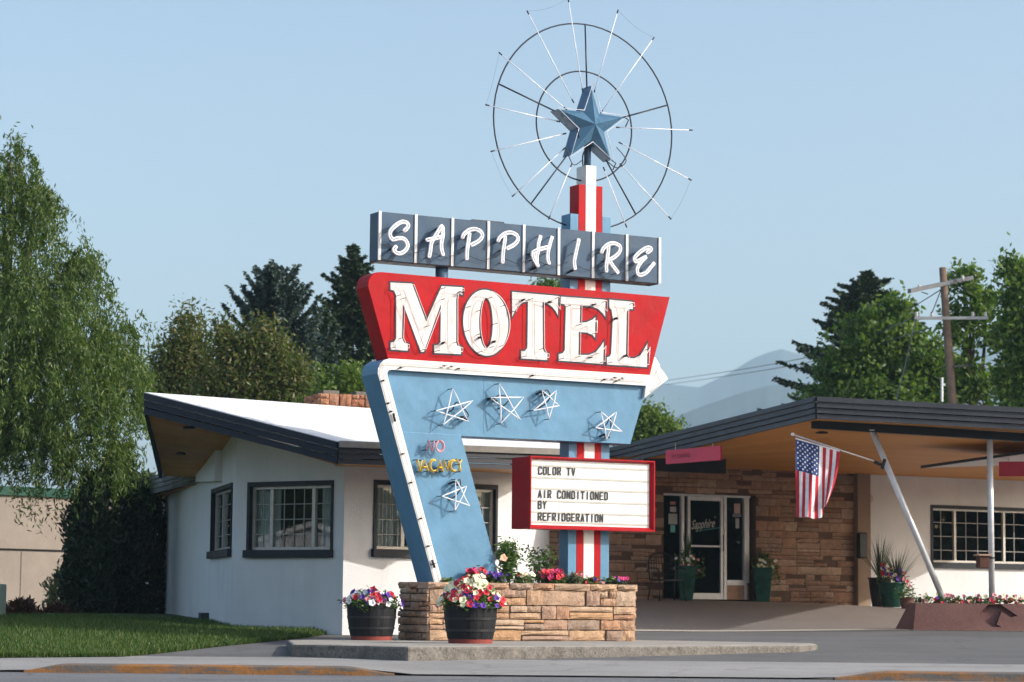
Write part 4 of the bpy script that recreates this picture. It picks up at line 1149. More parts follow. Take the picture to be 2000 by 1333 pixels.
# door and sidelights
door = MB(); n0, n1 = -.10, -.19
LX = [WS.at(px, 1050)[0] for px in (1299, 1338, 1345, 1414, 1421, 1461, 1470)]
zt_, zb2 = WS.at(1380, 970)[1], gz
rect(door, WS, LX[0], LX[6], zt_ - .0, zt_ + .07, n0 + .02, n1)
for u in (LX[1], LX[4], LX[5]): rect(door, WS, u - .02, u + .05, zb2, zt_, n0, n1)
rect(door, WS, LX[5] + .05, LX[6], zb2 + .35, zt_, n0 - .02, n1)
entr = door.build('entrance_frame', m_doorwhite, lobby, bevel=.004)
m = MB(); s_ = .06
a, b = LX[2] + .06, LX[4] - .03
zr = WS.at(1380, 1067)[1]
for rc_ in ((a, a + s_, zb2, zt_ - .005), (b - s_, b, zb2, zt_ - .005), (a + s_, b - s_, zb2, zb2 + .13), (a + s_, b - s_, zt_ - .085, zt_ - .005), (a + s_, b - s_, zr - .02, zr + .02)): rect(m, WS, *rc_, n0 - .015, n1 + .02)
dr = m.build('door', m_doorwhite, lobby, bevel=.003)
m = MB(); rect(m, WS, a + s_, b - s_, zb2 + .13, zr - .02, n0 - .05, n0 - .056); rect(m, WS, a + s_, b - s_, zr + .02, zt_ - .085, n0 - .05, n0 - .056); m.build('pane', m_glass, dr)
m = MB(); m.tube([WS.f(b - .04, zr + .25, n0 + .05), WS.f(b - .04, zr - .1, n0 + .05)], .013, 8); m.build('door_pull', m_steel, dr)
for (u0, u1, low) in ((LX[0], LX[1] - .02, 0.0), (LX[4] + .05, LX[5] - .02, .36)):
    m = MB(); rect(m, WS, u0, u1, zb2 + low + .05, zt_, n0 - .05, n0 - .056); m.build('sidelight_pane', m_glass, entr)
m = MB(); rect(m, WS, LX[4] + .05, LX[5] - .02, zb2 + .3, zb2 + .41, n0 + .01, n1); m.build('sidelight_sill', m_doorwhite, entr)
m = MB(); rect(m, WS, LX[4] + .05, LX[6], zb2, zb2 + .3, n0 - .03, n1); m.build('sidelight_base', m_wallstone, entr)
def text_obj(txt, size, f, n, parent, mat, name, shear=0.0, sx=1.0):
    cu = bpy.data.curves.new('t', 'FONT'); cu.body = txt; cu.size = size; cu.shear = shear; cu.offset = size * .012; cu.resolution_u = 3
    o = bpy.data.objects.new('t', cu); COL.objects.link(o)
    dg = bpy.context.evaluated_depsgraph_get(); me = o.evaluated_get(dg).to_mesh()
    m = MB(); m.add([f(v.co.x * sx, v.co.y, n) for v in me.vertices], [tuple(p.vertices) for p in me.polygons])
    o.evaluated_get(dg).to_mesh_clear(); bpy.data.objects.remove(o); bpy.data.curves.remove(cu)
    return m.build(name, mat, parent)
m_decal = plain('white_decal', (0.38, 0.40, 0.39), .6)
u0, z0_ = WS.at(1357, 1034); tilt = .18
text_obj('Sapphire', .27, lambda x, y, n: WS.f(u0 + x, z0_ + y + x * .10, n), n0 - .045, dr, m_decal, 'door_lettering', .45, .62)
m = MB(); m.prism([(u0 + .1, z0_ - .05), (u0 + .72, z0_ + .045), (u0 + .72, z0_ + .062), (u0 + .1, z0_ - .04)], WS.f, n0 - .045, n0 - .047); m.build('lettering_underline', plain('teal_decal', (.05, .30, .28), .6), dr)
for px0, px1, y0, y1, cc in ((1311, 1322, 980, 986, (.45, .16, .16)), (1311, 1323, 990, 1000, (.42, .40, .40)), (1308, 1325, 1004, 1024, (.36, .40, .38)), (1312, 1321, 1026, 1040, (.10, .45, .42)), (1436, 1448, 984, 1003, (.45, .30, .30)), (1433, 1450, 1004, 1010, (.12, .16, .2)), (1439, 1446, 1013, 1032, (.33, .33, .38))):
    a_ = WS.at(px0, y1, n0); b_ = WS.at(px1, y0, n0); m = MB(); rect(m, WS, a_[0], b_[0], a_[1], b_[1], n0 - .044, n0 - .047); m.build('window_sticker', plain('sticker', cc, .6), entr)
m = MB(); q = [(d0 - .4, zb_), (d1 + .4, zb_), (d1 + .4, dz1 + .3), (d0 - .4, dz1 + .3)]
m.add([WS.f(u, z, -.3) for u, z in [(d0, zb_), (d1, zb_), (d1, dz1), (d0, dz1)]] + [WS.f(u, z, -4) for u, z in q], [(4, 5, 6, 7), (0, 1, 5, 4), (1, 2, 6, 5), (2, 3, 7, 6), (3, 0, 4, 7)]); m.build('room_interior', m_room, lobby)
# beige pier, white wall and its window
pa, pb = WT.at(1669, 1050)[0], WT.at(1692, 1050)[0]
m = MB(); m.prism([(-.02, zb_), (pb, zb_), (pb, zw1 + .1), (-.02, zw1 + .1)], WT.f, .16, -.3); m.build('pier', m_beige, lobby, bevel=.01)
hw_ = (WT.at(1819, 1050)[0], WT.at(2080, 1050)[0], WT.at(1900, 1108)[1], WT.at(1900, 991)[1])
m = wall_mesh(WT, zb_, zw1 + .1, zw1 + .1, [hw_]); m.build('wall', m_stucco, lobby)
window(lobby, WT, hw_, bars(WT, [1868, 1964], 1050), bars(WT, [1842, 1891, 1914, 1938, 1985, 2008, 2032], 1050), zbars(WT, 1850, [1021, 1048, 1075]), curtains=False)
mc = WT.at(1682, 1065, .2); m = MB(); rect(m, WT, mc[0] - .11, mc[0] + .10, mc[1] - .29, mc[1] + .27, .30, .165); m.build('letter_box', m_black, lobby, bevel=.03)
lc = WT.at(1700, 975, .1); m = MB(); m.lathe([(.03, -.08), (.06, -.04), (.06, .05), (.03, .08)], WT.f(lc[0], lc[1], .1), 12); rect(m, WT, lc[0] - .03, lc[0] + .03, lc[1] - .03, lc[1] + .03, .06, 0); m.build('wall_lamp', m_alu, lobby)
# canopy roof, fascia, soffit
zback = zw1 + .15
B0 = WS.f(-.3, zw0 + .1, .02); B1 = WT.f(WT.L, zw1 + .07, .02)
m = MB(); kb = Vector((0, .6, 0))
m.add([P3, Pr, B1 + Vector((0, 2, .5)), WS.f(-.6, Pl.z - .05, -1.5), Pl] + [v - ZZ * .1 for v in (P3, Pr, B1 + Vector((0, 2, .5)), WS.f(-.6, Pl.z - .05, -1.5), Pl)], [(0, 1, 2, 3, 4), (5, 9, 8, 7, 6)] + [(i, (i + 1) % 5, 5 + (i + 1) % 5, 5 + i) for i in range(5)])
cr = m.build('canopy_roof', m_roof, lobby)
e1 = Pr - P3; fascia(lobby, P3, Pr, CH, 4, Vector((e1.y, -e1.x, 0)))
e2 = P3 - Pl; fascia(lobby, Pl, P3, CH, 4, Vector((e2.y, -e2.x, 0)), mat=m_fascia)
sd = ZZ * .03
planks(lobby, Plb + sd + Vector((.05, .05, 0)), P3b + sd + Vector((0, .05, 0)), WS.f(WS.L, zw1 - .02, .02), WS.f(-.3, zw0, .02), 14)
planks(lobby, P3b + sd + Vector((0, .05, 0)), Prb + sd + Vector((0, .05, 0)), WT.f(WT.L, zw1 - .02, .02), WT.f(0, zw1 - .02, .02), 20)
# dark lintel beam on the posts
b0 = at(1586, 824, 42.55); b1 = at(2000, 850, 42.55); b1 = b0 + (b1 - b0) * 1.3; k = Vector((0, .14, 0)); hh = ZZ * .11
MB().box8([b0 - hh, b1 - hh, b1 - hh + k, b0 - hh + k, b0 + hh * .3, b1 + hh * .3, b1 + hh * .3 + k, b0 + hh * .3 + k]).build('beam', m_trim, lobby)
pt0 = at(1702, 838, 42.62); pbt = at(1847, 1182, 42.62); MB().tube([pt0, pbt], .052, 16).build('steel_post', m_pipe, lobby, smooth=True)
m = MB(); m.lathe([(.085, -.015), (.085, 0), (.05, .01)], pt0 - ZZ * .02, 14); m.build('post_flange', m_pipe, lobby)
pv0 = at(1933, 848, 42.62); pv1 = at(1937.5, 1182, 42.62); MB().tube([pv0, pv1], .052, 16).build('steel_post', m_pipe, lobby, smooth=True)
# beams at the far side of the canopy
g0 = at(1280, 905, 49.6); g1 = at(1418, 911, 49.6); m = MB(); k = Vector((0, .3, 0)); q0 = at(1150, 900, 49.6)
m.box8([q0 - ZZ * .14, g1 - ZZ * .14, g1 - ZZ * .14 + k, q0 - ZZ * .14 + k, q0 + ZZ * .14, g1 + ZZ * .14, g1 + ZZ * .14 + k, q0 + ZZ * .14 + k]); m.build('beam', m_trim, lobby)
t0 = at(1798, 913, 47); t1 = at(2060, 876, 44); m = MB(); k = Vector((.02, .08, 0)); m.box8([t0 - ZZ * .02, t1 - ZZ * .02, t1 + k - ZZ * .02, t0 + k - ZZ * .02, t0 + ZZ * .03, t1 + ZZ * .03, t1 + k + ZZ * .03, t0 + k + ZZ * .03]); m.build('soffit_trim', m_trim, lobby)
t2 = at(2060, 906, 50); m = MB(); m.add([t0 + Vector((.02, .1, -.01)), t1 + Vector((.02, .1, -.01)), t2, t0 + Vector((.02, .1, .012)), t1 + Vector((.02, .1, .012)), t2 + ZZ * .02], [(0, 2, 1), (3, 4, 5), (0, 1, 4, 3), (1, 2, 5, 4), (2, 0, 3, 5)]); m.build('pale_soffit_panel', m_stucco, lobby)
for px, py, Y in ((1605, 846, 43.6), (1990, 862, 43.4)):
    c = at(px, py, Y); MB().lathe([(.11, -.012), (.11, .01), (.05, .03)], c, 16).build('recessed_lamp', m_black, lobby)
# clearance boards hung from the canopy
def clearance(px0, px1, ya, yb, y2a, y2b, Y0, Y1, label, txt=True):
    a = at(px0, yb, Y0); b = at(px1, y2b, Y1); at_ = at(px0, ya, Y0); bt = at(px1, y2a, Y1)
    e = (b - a); n = Vector((e.y, -e.x, 0)).normalized(); hgt = at_.z - a.z
    root = thing('clearance_sign', (a + b) / 2, label, 'sign')
    m = MB(); b.z = a.z + (b.z - a.z)
    q = [a, b, b - n * .04, a - n * .04]; m.box8(q + [v + ZZ * hgt for v in q]); m.build('board', m_clear, root, bevel=.004)
    L_ = e.length
    if txt:
        text_obj("8' 6\" CLEARANCE", hgt * .42, lambda x, y, nn: a + e * (.12 + x / L_) + ZZ * (hgt * .36 + y) + n * nn, .005, root, paint('faded_red_letter', (.20, .012, .03), .6), 'lettering', 0, .82)
    m = MB()
    for t in (.17, .85): p = a + e * t + ZZ * hgt - n * .02; m.tube([p - ZZ * .02, p + ZZ * .12], .008, 6)
    m.build('chain', m_alu, root)
clearance(1300, 1407, 880, 907, 871.5, 899, 47.0, 45.2, 'faded red clearance board hanging at the left edge of the canopy')
clearance(1951, 2060, 902, 931, 899, 931, 46, 45, 'plain red board hanging under the canopy at the right picture edge', False)

# ------------------------------------------------------------------ brown planter at the canopy posts
YP = 42.2
a_ = onz(1784, 1229, .425); zt_p = at(1789, 1178, a_.y + .12).z; zb_p = .40
xr = 10.5; x0b = a_.x; x0t = at(1789, 1178, a_.y + .12).x; yb_, yt_ = a_.y, a_.y + .12
root = thing('brown_planter', (x0b + 1, yb_ + .3, zb_p), 'low brown plaster planter with an arrow emblem under the canopy posts', 'planter')
def BF(x, z, n=0.0):
    t = (z - zb_p) / (zt_p - zb_p); return Vector((x, lerp(yb_, yt_, t) - n, z))
def bfp(px, py):
    nrm_ = (BF(5, zt_p) - BF(5, zb_p)).cross(Vector((1, 0, 0))).normalized(); q = onplane(px, py, BF(5, zb_p), nrm_); return (q.x, q.z)
emb = [bfp(1680 + x / 6.25, 1060 + y / 6.25) for x, y in [(1425, 900), (1562, 757), (1712, 755), (1925, 897), (1842, 915), (1726, 842), (1668, 1000), (1728, 1035), (1610, 1030)]]
outl = [(x0b, zb_p), (xr, zb_p), (xr, zt_p), (x0t, zt_p)]
allp = outl + emb
tess = tessellate_polygon([[Vector((u, v, 0)) for u, v in outl], [Vector((u, v, 0)) for u, v in reversed(emb)]])
m = MB(); flat = outl + list(reversed(emb)); m.add([BF(u, v) for u, v in flat], [tuple(t) for t in tess])
ne = len(emb); m.add([BF(u, v) for u, v in emb] + [BF(u, v, -.09) for u, v in emb], [(i, (i + 1) % ne, ne + (i + 1) % ne, ne + i) for i in range(ne)])
te = tessellate_polygon([[Vector((u, v, 0)) for u, v in emb]]); m.add([BF(u, v, -.09) for u, v in emb], [tuple(t) for t in te])
dpt = Vector((0, 1.0, 0)); lb, lt = BF(x0b, zb_p), BF(x0t, zt_p); xo = Vector((-.16, 0, 0))
m.add([lb, lt, lt + Vector((0, .75, 0)), lb + xo + Vector((0, 1.0, 0))], [(0, 1, 2, 3)])
i0 = Vector((.12, .12, 0))
m.add([lt, BF(xr, zt_p), BF(xr, zt_p) + Vector((0, .12, 0)), lt + i0, lt + Vector((.12, .65, 0)), lt + Vector((0, .75, 0))], [(0, 1, 2, 3), (0, 3, 4, 5)])
m.add([lt + i0, BF(xr, zt_p) + Vector((0, .12, 0)), BF(xr, zt_p) + Vector((0, .12, -.1)), lt + i0 - ZZ * .1], [(0, 1, 2, 3)])
m.build('planter_wall', m_brown, root)
m = MB(); m.add([lt + Vector((.05, .06, -.05)), BF(xr, zt_p) + Vector((0, .06, -.05)), BF(xr, zt_p) + Vector((0, .8, -.05)), lt + Vector((.05, .8, -.05))], [(0, 1, 2, 3)]); m.build('soil', m_soil, root)
BP_TOP = lt.copy()

# ------------------------------------------------------------------ flowers and pots
def petal_mesh(mat, kind=0, seed=0):
    """five lobed trumpet blossom, unit radius, opening along +z"""
    r = random.Random(seed); n = 10; vs = [(0, 0, -.35)]; fs = []
    for k in range(n):
        a = 2 * math.pi * k / n; rr = (.92 if k % 2 == 0 else .72) * r.uniform(.9, 1.1)
        vs.append((.45 * math.cos(a), .45 * math.sin(a), -.02 + r.uniform(-.05, .05)))
        vs.append((rr * math.cos(a), rr * math.sin(a), .05 + r.uniform(-.18, .14)))
    for k in range(n):
        a, b = 1 + 2 * k, 1 + 2 * ((k + 1) % n)
        fs += [(0, a, b), (a, a + 1, b + 1, b)]
    me = bpy.data.meshes.new('flower'); me.from_pydata(vs, [], fs); me.materials.append(mat); me.update(); return me
PET = {k: [petal_mesh(mm, 0, 50 + i * 7 + j) for j in range(3)] for i, (k, mm) in enumerate({'red': m_petred, 'cream': m_petcream, 'purple': m_petpur, 'pink': m_petpink, 'white': m_petwhite, 'peach': m_petpeach, 'magenta': m_petmag}.items())}
def add_flower(parent, p, d, col, size, r):
    q = Vector(d).to_track_quat('Z', 'Y').to_euler()
    return shared('flower', r.choice(PET[col]), parent, p, q, (size, size, size))
def foliage(parent, C, spread, N, L, W, mat=None, name='foliage', updir=.5):
    C = np.asarray(C); c = C[nrng.integers(0, len(C), N)] + nrng.normal(size=(N, 3)) * np.asarray(spread)
    D = nrng.normal(size=(N, 3)); D[:, 2] = np.abs(D[:, 2]) * updir + D[:, 2] * (1 - updir)
    return quads_obj(name, leaf_quads(c, D, nrng.uniform(.6, 1.3, N) * L, nrng.uniform(.7, 1.2, N) * W), mat or m_flowerleaf, parent)
def barrel(c, r0, r1, h, label, nflow, cols, seed, dome):
    r = random.Random(seed)
    root = thing('flower_barrel', c, label, 'flower pot', 'half barrel flower pots by the sign')
    prof = []; n = 44; m = MB(); vs = []; rings = [(0.06, 0), (.35, .35), (.7, .75), (1, 1)]
    def rad(t): return lerp(r1, r0, t) + .012 * math.sin(math.pi * t)
    zs2 = [.055, h * .25, h * .5, h * .75, h]
    for z in zs2 + [h, h * .86]:
        for k in range(n):
            a = 2 * math.pi * k / n; g = -.006 if k % 4 == 0 else 0
            q = rad(z / h) + g - (.03 if len(vs) >= n * len(zs2) else 0)
            vs.append(Vector(c) + Vector((q * math.cos(a), q * math.sin(a), z)))
    fs = [(i * n + k, i * n + (k + 1) % n, (i + 1) * n + (k + 1) % n, (i + 1) * n + k) for i in range(len(zs2) + 1) for k in range(n)]
    fs.append(tuple((len(zs2) + 1) * n + k for k in range(n)))
    m.add(vs, fs).build('barrel_staves', m_barrel, root, smooth=False)
    m = MB(); m.lathe([(r1 + .002, 0), (r1 + .006, .056), (r1 - .05, .058)], c, 40); m.build('red_base', m_barrelfoot, root, smooth=False)
    for t in (.36, .68, .985):
        m = MB(); q = rad(t) + .001; z = h * t; m.lathe([(q, z - .017), (q + .0035, z - .017), (q + .0045, z + .015), (q, z + .015)], c, 44)
        m.build('hoop', m_hoop if t < .9 else m_barrel, root)
    MB().lathe([(r0 - .035, h * .9), (r0 - .04, h * .93)], c, 30).build('soil', m_soil, root)
    cen = []
    for i in range(40):
        a = r.uniform(0, 2 * math.pi); q = r0 * math.sqrt(r.random()) * 1.02
        cen.append((c[0] + q * math.cos(a), c[1] + q * math.sin(a), c[2] + h + .02 + dome * .75 * (1 - (q / r0) ** 2) * r.uniform(.4, 1)))
    foliage(root, cen, (.045, .045, .04), 1500, .07, .03)
    for i in range(nflow):
        a = r.uniform(0, 2 * math.pi); q = r0 * 1.26 * math.sqrt(r.uniform(.02, 1)); t = q / (r0 * 1.26)
        z = c[2] + h + dome * (1 - t ** 2.2) * r.uniform(.6, 1.05) + r.uniform(-.01, .07)
        if r.random() < .45: a = -math.pi / 2 + r.uniform(-1.5, 1.5)
        p = Vector((c[0] + q * math.cos(a), c[1] + q * math.sin(a), z))
        d = Vector((math.cos(a) * (.3 + t), math.sin(a) * (.3 + t) - .55, .75)) + Vector((r.uniform(-.4, .4), r.uniform(-.4, .4), r.uniform(-.2, .3)))
        add_flower(root, p, d, cols(t, z - c[2] - h, r), r.uniform(.04, .062), r)
    return root
f1 = onz(918, 1257.5, SLAB_Z) + Vector((0, .18, 0)); f2 = onz(724, 1251, SLAB_Z) + Vector((0, .15, 0))
def cols_a(t, z, r):
    q = r.random()
    if z > .17: return 'cream' if q < .72 else ('red' if q < .95 else 'purple')
    return 'red' if q < .36 else ('purple' if q < .66 else 'cream')
def cols_b(t, z, r):
    q = r.random(); return 'white' if q < .36 else ('red' if q < .58 else ('purple' if q < .85 else 'pink'))
barrel(f1, .338, .272, .455, 'dark half barrel with a tall mound of red, cream and purple petunias', 150, cols_a, 3, .36)
barrel(f2, .335, .27, .45, 'shaded dark half barrel of white and red petunias left of the stone planter', 80, cols_b, 4, .20)
# plants growing in the stone planter
PZ = SLAB_Z + PH - .06
def clump(name, px, spread, hgt, cols, nfl, label, nleaf=500, leafL=.06, nn=.24, size=(.03, .045), mat=None):
    r = random.Random(hash(label) % 1000 if False else int(px)); s0 = SP(px, 1135, nn)[0]
    base = S(s0, PZ, nn); root = thing(name, base, label, 'flowers', 'flowers in the stone planter')
    hgt *= 1.5; nfl = int(nfl * 1.9); nleaf = int(nleaf * 2.0); spread *= 1.15; size = (size[0] * 1.25, size[1] * 1.25)
    cen = [S(s0 + r.gauss(0, spread * .5), PZ + r.uniform(.02, hgt * .8), nn + r.gauss(0, .05)) for _ in range(24)]
    foliage(root, cen, (.03, .03, .03), nleaf, leafL, leafL * .42, mat)
    for i in range(nfl):
        p = S(s0 + r.gauss(0, spread * .55), PZ + hgt * r.uniform(.55, 1.1), nn + r.gauss(.02, .06))
        d = NR * r.uniform(.2, 1) + ZZ * r.uniform(.2, .9) + E3 * r.uniform(-.5, .5)
        add_flower(root, p, d, r.choice(cols), r.uniform(*size), r)
clump('red_flower_clump', 925, .13, .15, ['red', 'red', 'magenta'], 20, 'red flowers behind the petunia barrel, beside the arrow leg')
clump('purple_flower_clump', 968, .13, .12, ['purple'], 22, 'deep purple flowers between the barrel and the rose bush')
clump('cream_flower_clump', 1022, .07, .12, ['cream', 'cream', 'red'], 13, 'small cream snapdragons with a red bloom right of the rose bush')
clump('geranium', 1080, .13, .15, ['red', 'red', 'magenta'], 34, 'bright red geranium left of the striped pillar', size=(.026, .04))
clump('dusty_flower_clump', 1122, .10, .13, ['pink', 'purple'], 9, 'sparse mauve flowers just left of the pillar stripes', mat=leafmat('grey_leaf', (.10, .13, .08), (.20, .22, .15)), size=(.016, .026))
clump('mixed_flower_clump', 1158, .13, .09, ['red', 'purple', 'pink'], 10, 'low leafy clump with few red blooms below the pillar stripes', size=(.02, .034))
clump('magenta_flower_clump', 1204, .08, .10, ['magenta', 'magenta', 'purple'], 17, 'magenta flowers at the right end of the stone planter', size=(.028, .04))
clump('trailing_greens', 872, .06, .06, ['pink'], 1, 'tuft of plain greenery by the foot of the arrow leg', nleaf=250)
def rose(px, py_top, label, nn, dark):
    s0 = SP(px, 1135, nn)[0]; ztp = SP(px, py_top, nn)[1]; r = random.Random(int(px)); root = thing('rose_bush', S(s0, PZ, nn), label, 'shrub')
    m = MB(); cen = []
    for i in range(9):
        a = s0 + r.gauss(0, .13); zt2 = lerp(PZ + .2, ztp, r.uniform(.45, 1)); b_ = nn + r.gauss(0, .08)
        P = smoothpath([S(s0, PZ - .05, nn), S(lerp(s0, a, .4), lerp(PZ, zt2, .5), lerp(nn, b_, .6)), S(a, zt2, b_)], 4); m.tube(P, [.008 - .005 * k / len(P) for k in range(len(P))], 5); cen += P[3:]
    m.build('stems', m_bark, root)
    foliage(root, [tuple(p) for p in cen], (.05, .05, .045), 420 if dark else 1150, .07, .032, m_flowerleaf)
    return root, s0, ztp
ro, s0, ztp = rose(993, 1062, 'tall leafy rose bush with one peach bloom beside the arrow leg', .2, False)
p_ = SP(984, 1090, .34); add_flower(ro, S(p_[0], p_[1], .34), NR + ZZ * .3, 'peach', .065, rng)
ro2, _, _ = rose(1055, 1068, 'thin shaded rose bush between the rose with the bloom and the pillar', -.2, True)
# flowers in the brown planter
r = random.Random(17)
x = BP_TOP.x + .12; i = 0
LB = ['first', 'second', 'third', 'fourth', 'fifth', 'sixth', 'seventh', 'eighth', 'ninth', 'tenth']
while x < 9.6:
    c = (x + .14, BP_TOP.y + .26, BP_TOP.z - .05)
    root = thing('petunia_clump', c, '%s petunia clump from the left in the brown planter' % (LB[i] if i < 10 else 'last'), 'flowers', 'petunias in the brown planter')
    cen = [(c[0] + r.uniform(-.18, .18), c[1] + r.uniform(-.15, .15), c[2] + r.uniform(.03, .14)) for _ in range(14)]
    foliage(root, cen, (.03, .03, .02), 260, .07, .03)
    for k in range(13):
        q = r.random(); zz = r.uniform(.05, .2); col = ('cream' if q < .5 else 'pink') if zz > .14 else ('red' if q < .45 else ('magenta' if q < .7 else ('peach' if q < .85 else 'purple')))
        add_flower(root, Vector((c[0] + r.uniform(-.2, .2), c[1] - .1 + r.uniform(-.12, .15), c[2] + zz)), Vector((r.uniform(-.4, .6), -1, r.uniform(.2, .9))), col, r.uniform(.035, .05), r)
    x += .37; i += 1
# pots by the lobby
def spiky(root, c, n, L, lean=.55, seed=1, mat=None):
    r = random.Random(seed); m = MB()
    for i in range(n):
        a = r.uniform(0, 2 * math.pi); t = r.uniform(.15, 1) * lean; l = L * r.uniform(.65, 1.1); d = Vector((math.cos(a), math.sin(a), 0)); sd_ = Vector((-d.y, d.x, 0)) * .011
        P = [Vector(c) + d * (t * l * u + .12 * l * t * u * u) + ZZ * (l * (u - .35 * t * u * u)) for u in (0, .35, .7, 1)]
        vs = []
        for k, p in enumerate(P): wv = sd_ * (1, .9, .55, .05)[k]; vs += [p - wv, p + wv]
        m.add(vs, [(0, 1, 3, 2), (2, 3, 5, 4), (4, 5, 7, 6)])
    return m.build('blades', mat or leafmat('spike_leaf', (.03, .06, .03), (.07, .12, .05), trans=.2), root)
def pot(px, py, Y, r0, r1, h, label, mat, square=False):
    c = at(px, py, Y); c.z = H(c.x, c.y) + .012
    root = thing('potted_plant', c, label, 'potted plant')
    n = 4 if square else 24; m = MB()
    if square:
        q = [(r1, 0), (r0, h), (r0 - .03, h), (r0 - .04, h * .9)]
        vs = [c + Vector(((dx) * rr, dy * rr, z)) for rr, z in q for dx, dy in ((-1, -1), (1, -1), (1, 1), (-1, 1))]
        m.add(vs, [(k * 4 + i_, k * 4 + (i_ + 1) % 4, k * 4 + 4 + (i_ + 1) % 4, k * 4 + 4 + i_) for k in range(3) for i_ in range(4)] + [(12, 13, 14, 15)])
    else: m.lathe([(r1, 0), (lerp(r1, r0, .6) + .01, h * .6), (r0, h * .94), (r0 + .02, h * .95), (r0 + .02, h), (r0 - .02, h), (r0 - .03, h * .9)], c, n)
    m.build('pot', mat, root, smooth=not square, bevel=.01 if square else 0)
    return root, c + ZZ * h
rt1, t1_ = pot(1741, 1190, 52.6, .27, .19, .52, 'green glazed pot with flowers and spiky grass by the white wall', m_greenpot)
spiky(rt1, t1_ + Vector((.12, 0, -.05)), 60, .95, .75, 4)
foliage(rt1, [tuple(t1_ + Vector((x_, -.08, z_))) for x_, z_ in ((-.2, .1), (-.05, .2), (.1, .12), (.25, .02), (.3, -.12))], (.07, .06, .06), 420, .08, .035)
r = random.Random(8)
for k in range(30):
    x_ = r.uniform(-.28, .36); add_flower(rt1, t1_ + Vector((x_, -.2 + r.uniform(-.06, .06), .26 - .6 * max(0, x_) + r.uniform(-.15, .1))), Vector((r.uniform(-.4, .4), -1, .5)), r.choice(['cream', 'peach', 'pink', 'purple', 'red'] if x_ < .1 else ['purple', 'purple', 'red', 'pink']), .05, r)
rt2, t2_ = pot(1719, 1189, 53.4, .24, .17, .62, 'dark pot with tall spiky grass next to the beige pier', m_black)
spiky(rt2, t2_ - ZZ * .05, 70, 1.0, .7, 9)
rt3, t3_ = pot(1772, 1190, 51.6, .15, .12, .22, 'small clay pot with low greens by the brown planter', m_brown)
foliage(rt3, [tuple(t3_ + Vector((x_, 0, .05))) for x_ in (-.12, 0, .12)], (.06, .06, .08), 260, .09, .03)
rt4, t4_ = pot(1489, 1172, 53.1, .20, .14, .72, 'tall square green pot with trailing flowers right of the glass door', m_greenpot, True)
foliage(rt4, [tuple(t4_ + Vector((x_, -.05, z_))) for x_, z_ in ((-.1, .1), (.08, .12), (.2, -.05), (.24, -.2), (0, .15))], (.07, .06, .08), 420, .08, .035); spiky(rt4, t4_, 26, .5, .5, 12)
for k in range(12): add_flower(rt4, t4_ + Vector((r.uniform(-.2, .28), -.16, r.uniform(-.05, .2))), Vector((r.uniform(-.3, .3), -1, .5)), r.choice(['cream', 'white', 'cream']), .04, r)
rt5, t5_ = pot(1340, 1168, 51.6, .20, .13, .70, 'tall square green pot with trailing flowers left of the glass door', m_greenpot, True)
foliage(rt5, [tuple(t5_ + Vector((x_, -.05, z_))) for x_, z_ in ((-.12, .1), (.05, .15), (.22, .05), (.28, -.1), (0, .2))], (.07, .06, .08), 420, .08, .035); spiky(rt5, t5_, 26, .75, .4, 13)
for k in range(14): add_flower(rt5, t5_ + Vector((r.uniform(-.25, .35), -.16, r.uniform(-.12, .22))), Vector((r.uniform(-.3, .3), -1, .5)), r.choice(['cream', 'white', 'pink', 'red']), .04, r)
# metal armchair left of the door
cc = at(1303, 1170, 51.0); cc.z = H(cc.x, cc.y) + .01
chair = thing('patio_chair', cc, 'black metal patio armchair left of the lobby door', 'chair')
CA = R(18); ca, sa_ = math.cos(CA), math.sin(CA)
def CF(x, y, z): return cc + Vector((x * ca - y * sa_, x * sa_ + y * ca, z))
MB().prism([(-.25, -.26), (.25, -.26), (.27, 0), (.25, .24), (-.25, .24), (-.27, 0)], lambda u, v, w_: CF(u, v, w_), .44, .41).build('seat', m_black, chair)
m = MB(); P = [(-.27, .26, .42), (-.29, .30, .75), (-.2, .36, .93), (0, .38, .98), (.2, .36, .93), (.29, .30, .75), (.27, .26, .42)]; m.tube([CF(*p) for p in smoothpath(P, 5)], .016, 7)
m.build('back_frame', m_black, chair, smooth=True)
m = MB()
for k in range(9):
    x_ = -.22 + .055 * k; m.tube([CF(x_, .25, .43), CF(x_ * 1.05, .30, .7), CF(x_ * .9, .36, .93 + .04 * (1 - abs(x_) / .22))], .006, 5)
for z_ in (.55, .66, .77, .88): m.tube([CF(-.28, .27 + (z_ - .42) * .18, z_), CF(.28, .27 + (z_ - .42) * .18, z_)], .005, 5)
m.build('back_mesh', m_black, chair, smooth=True)
for sx in (-1, 1):
    m = MB(); m.tube([CF(*p) for p in smoothpath([(sx * .28, .29, .68), (sx * .31, .05, .67), (sx * .31, -.2, .66), (sx * .29, -.28, .60), (sx * .28, -.24, .43)], 5)], .014, 7); m.build('armrest', m_black, chair, smooth=True)
    m = MB(); m.tube([CF(sx * .25, -.24, .42), CF(sx * .29, -.33, 0)], .014, 7); m.build('leg', m_black, chair, smooth=True)
    m = MB(); m.tube([CF(sx * .25, .24, .42), CF(sx * .29, .34, 0)], .014, 7); m.build('leg', m_black, chair, smooth=True)
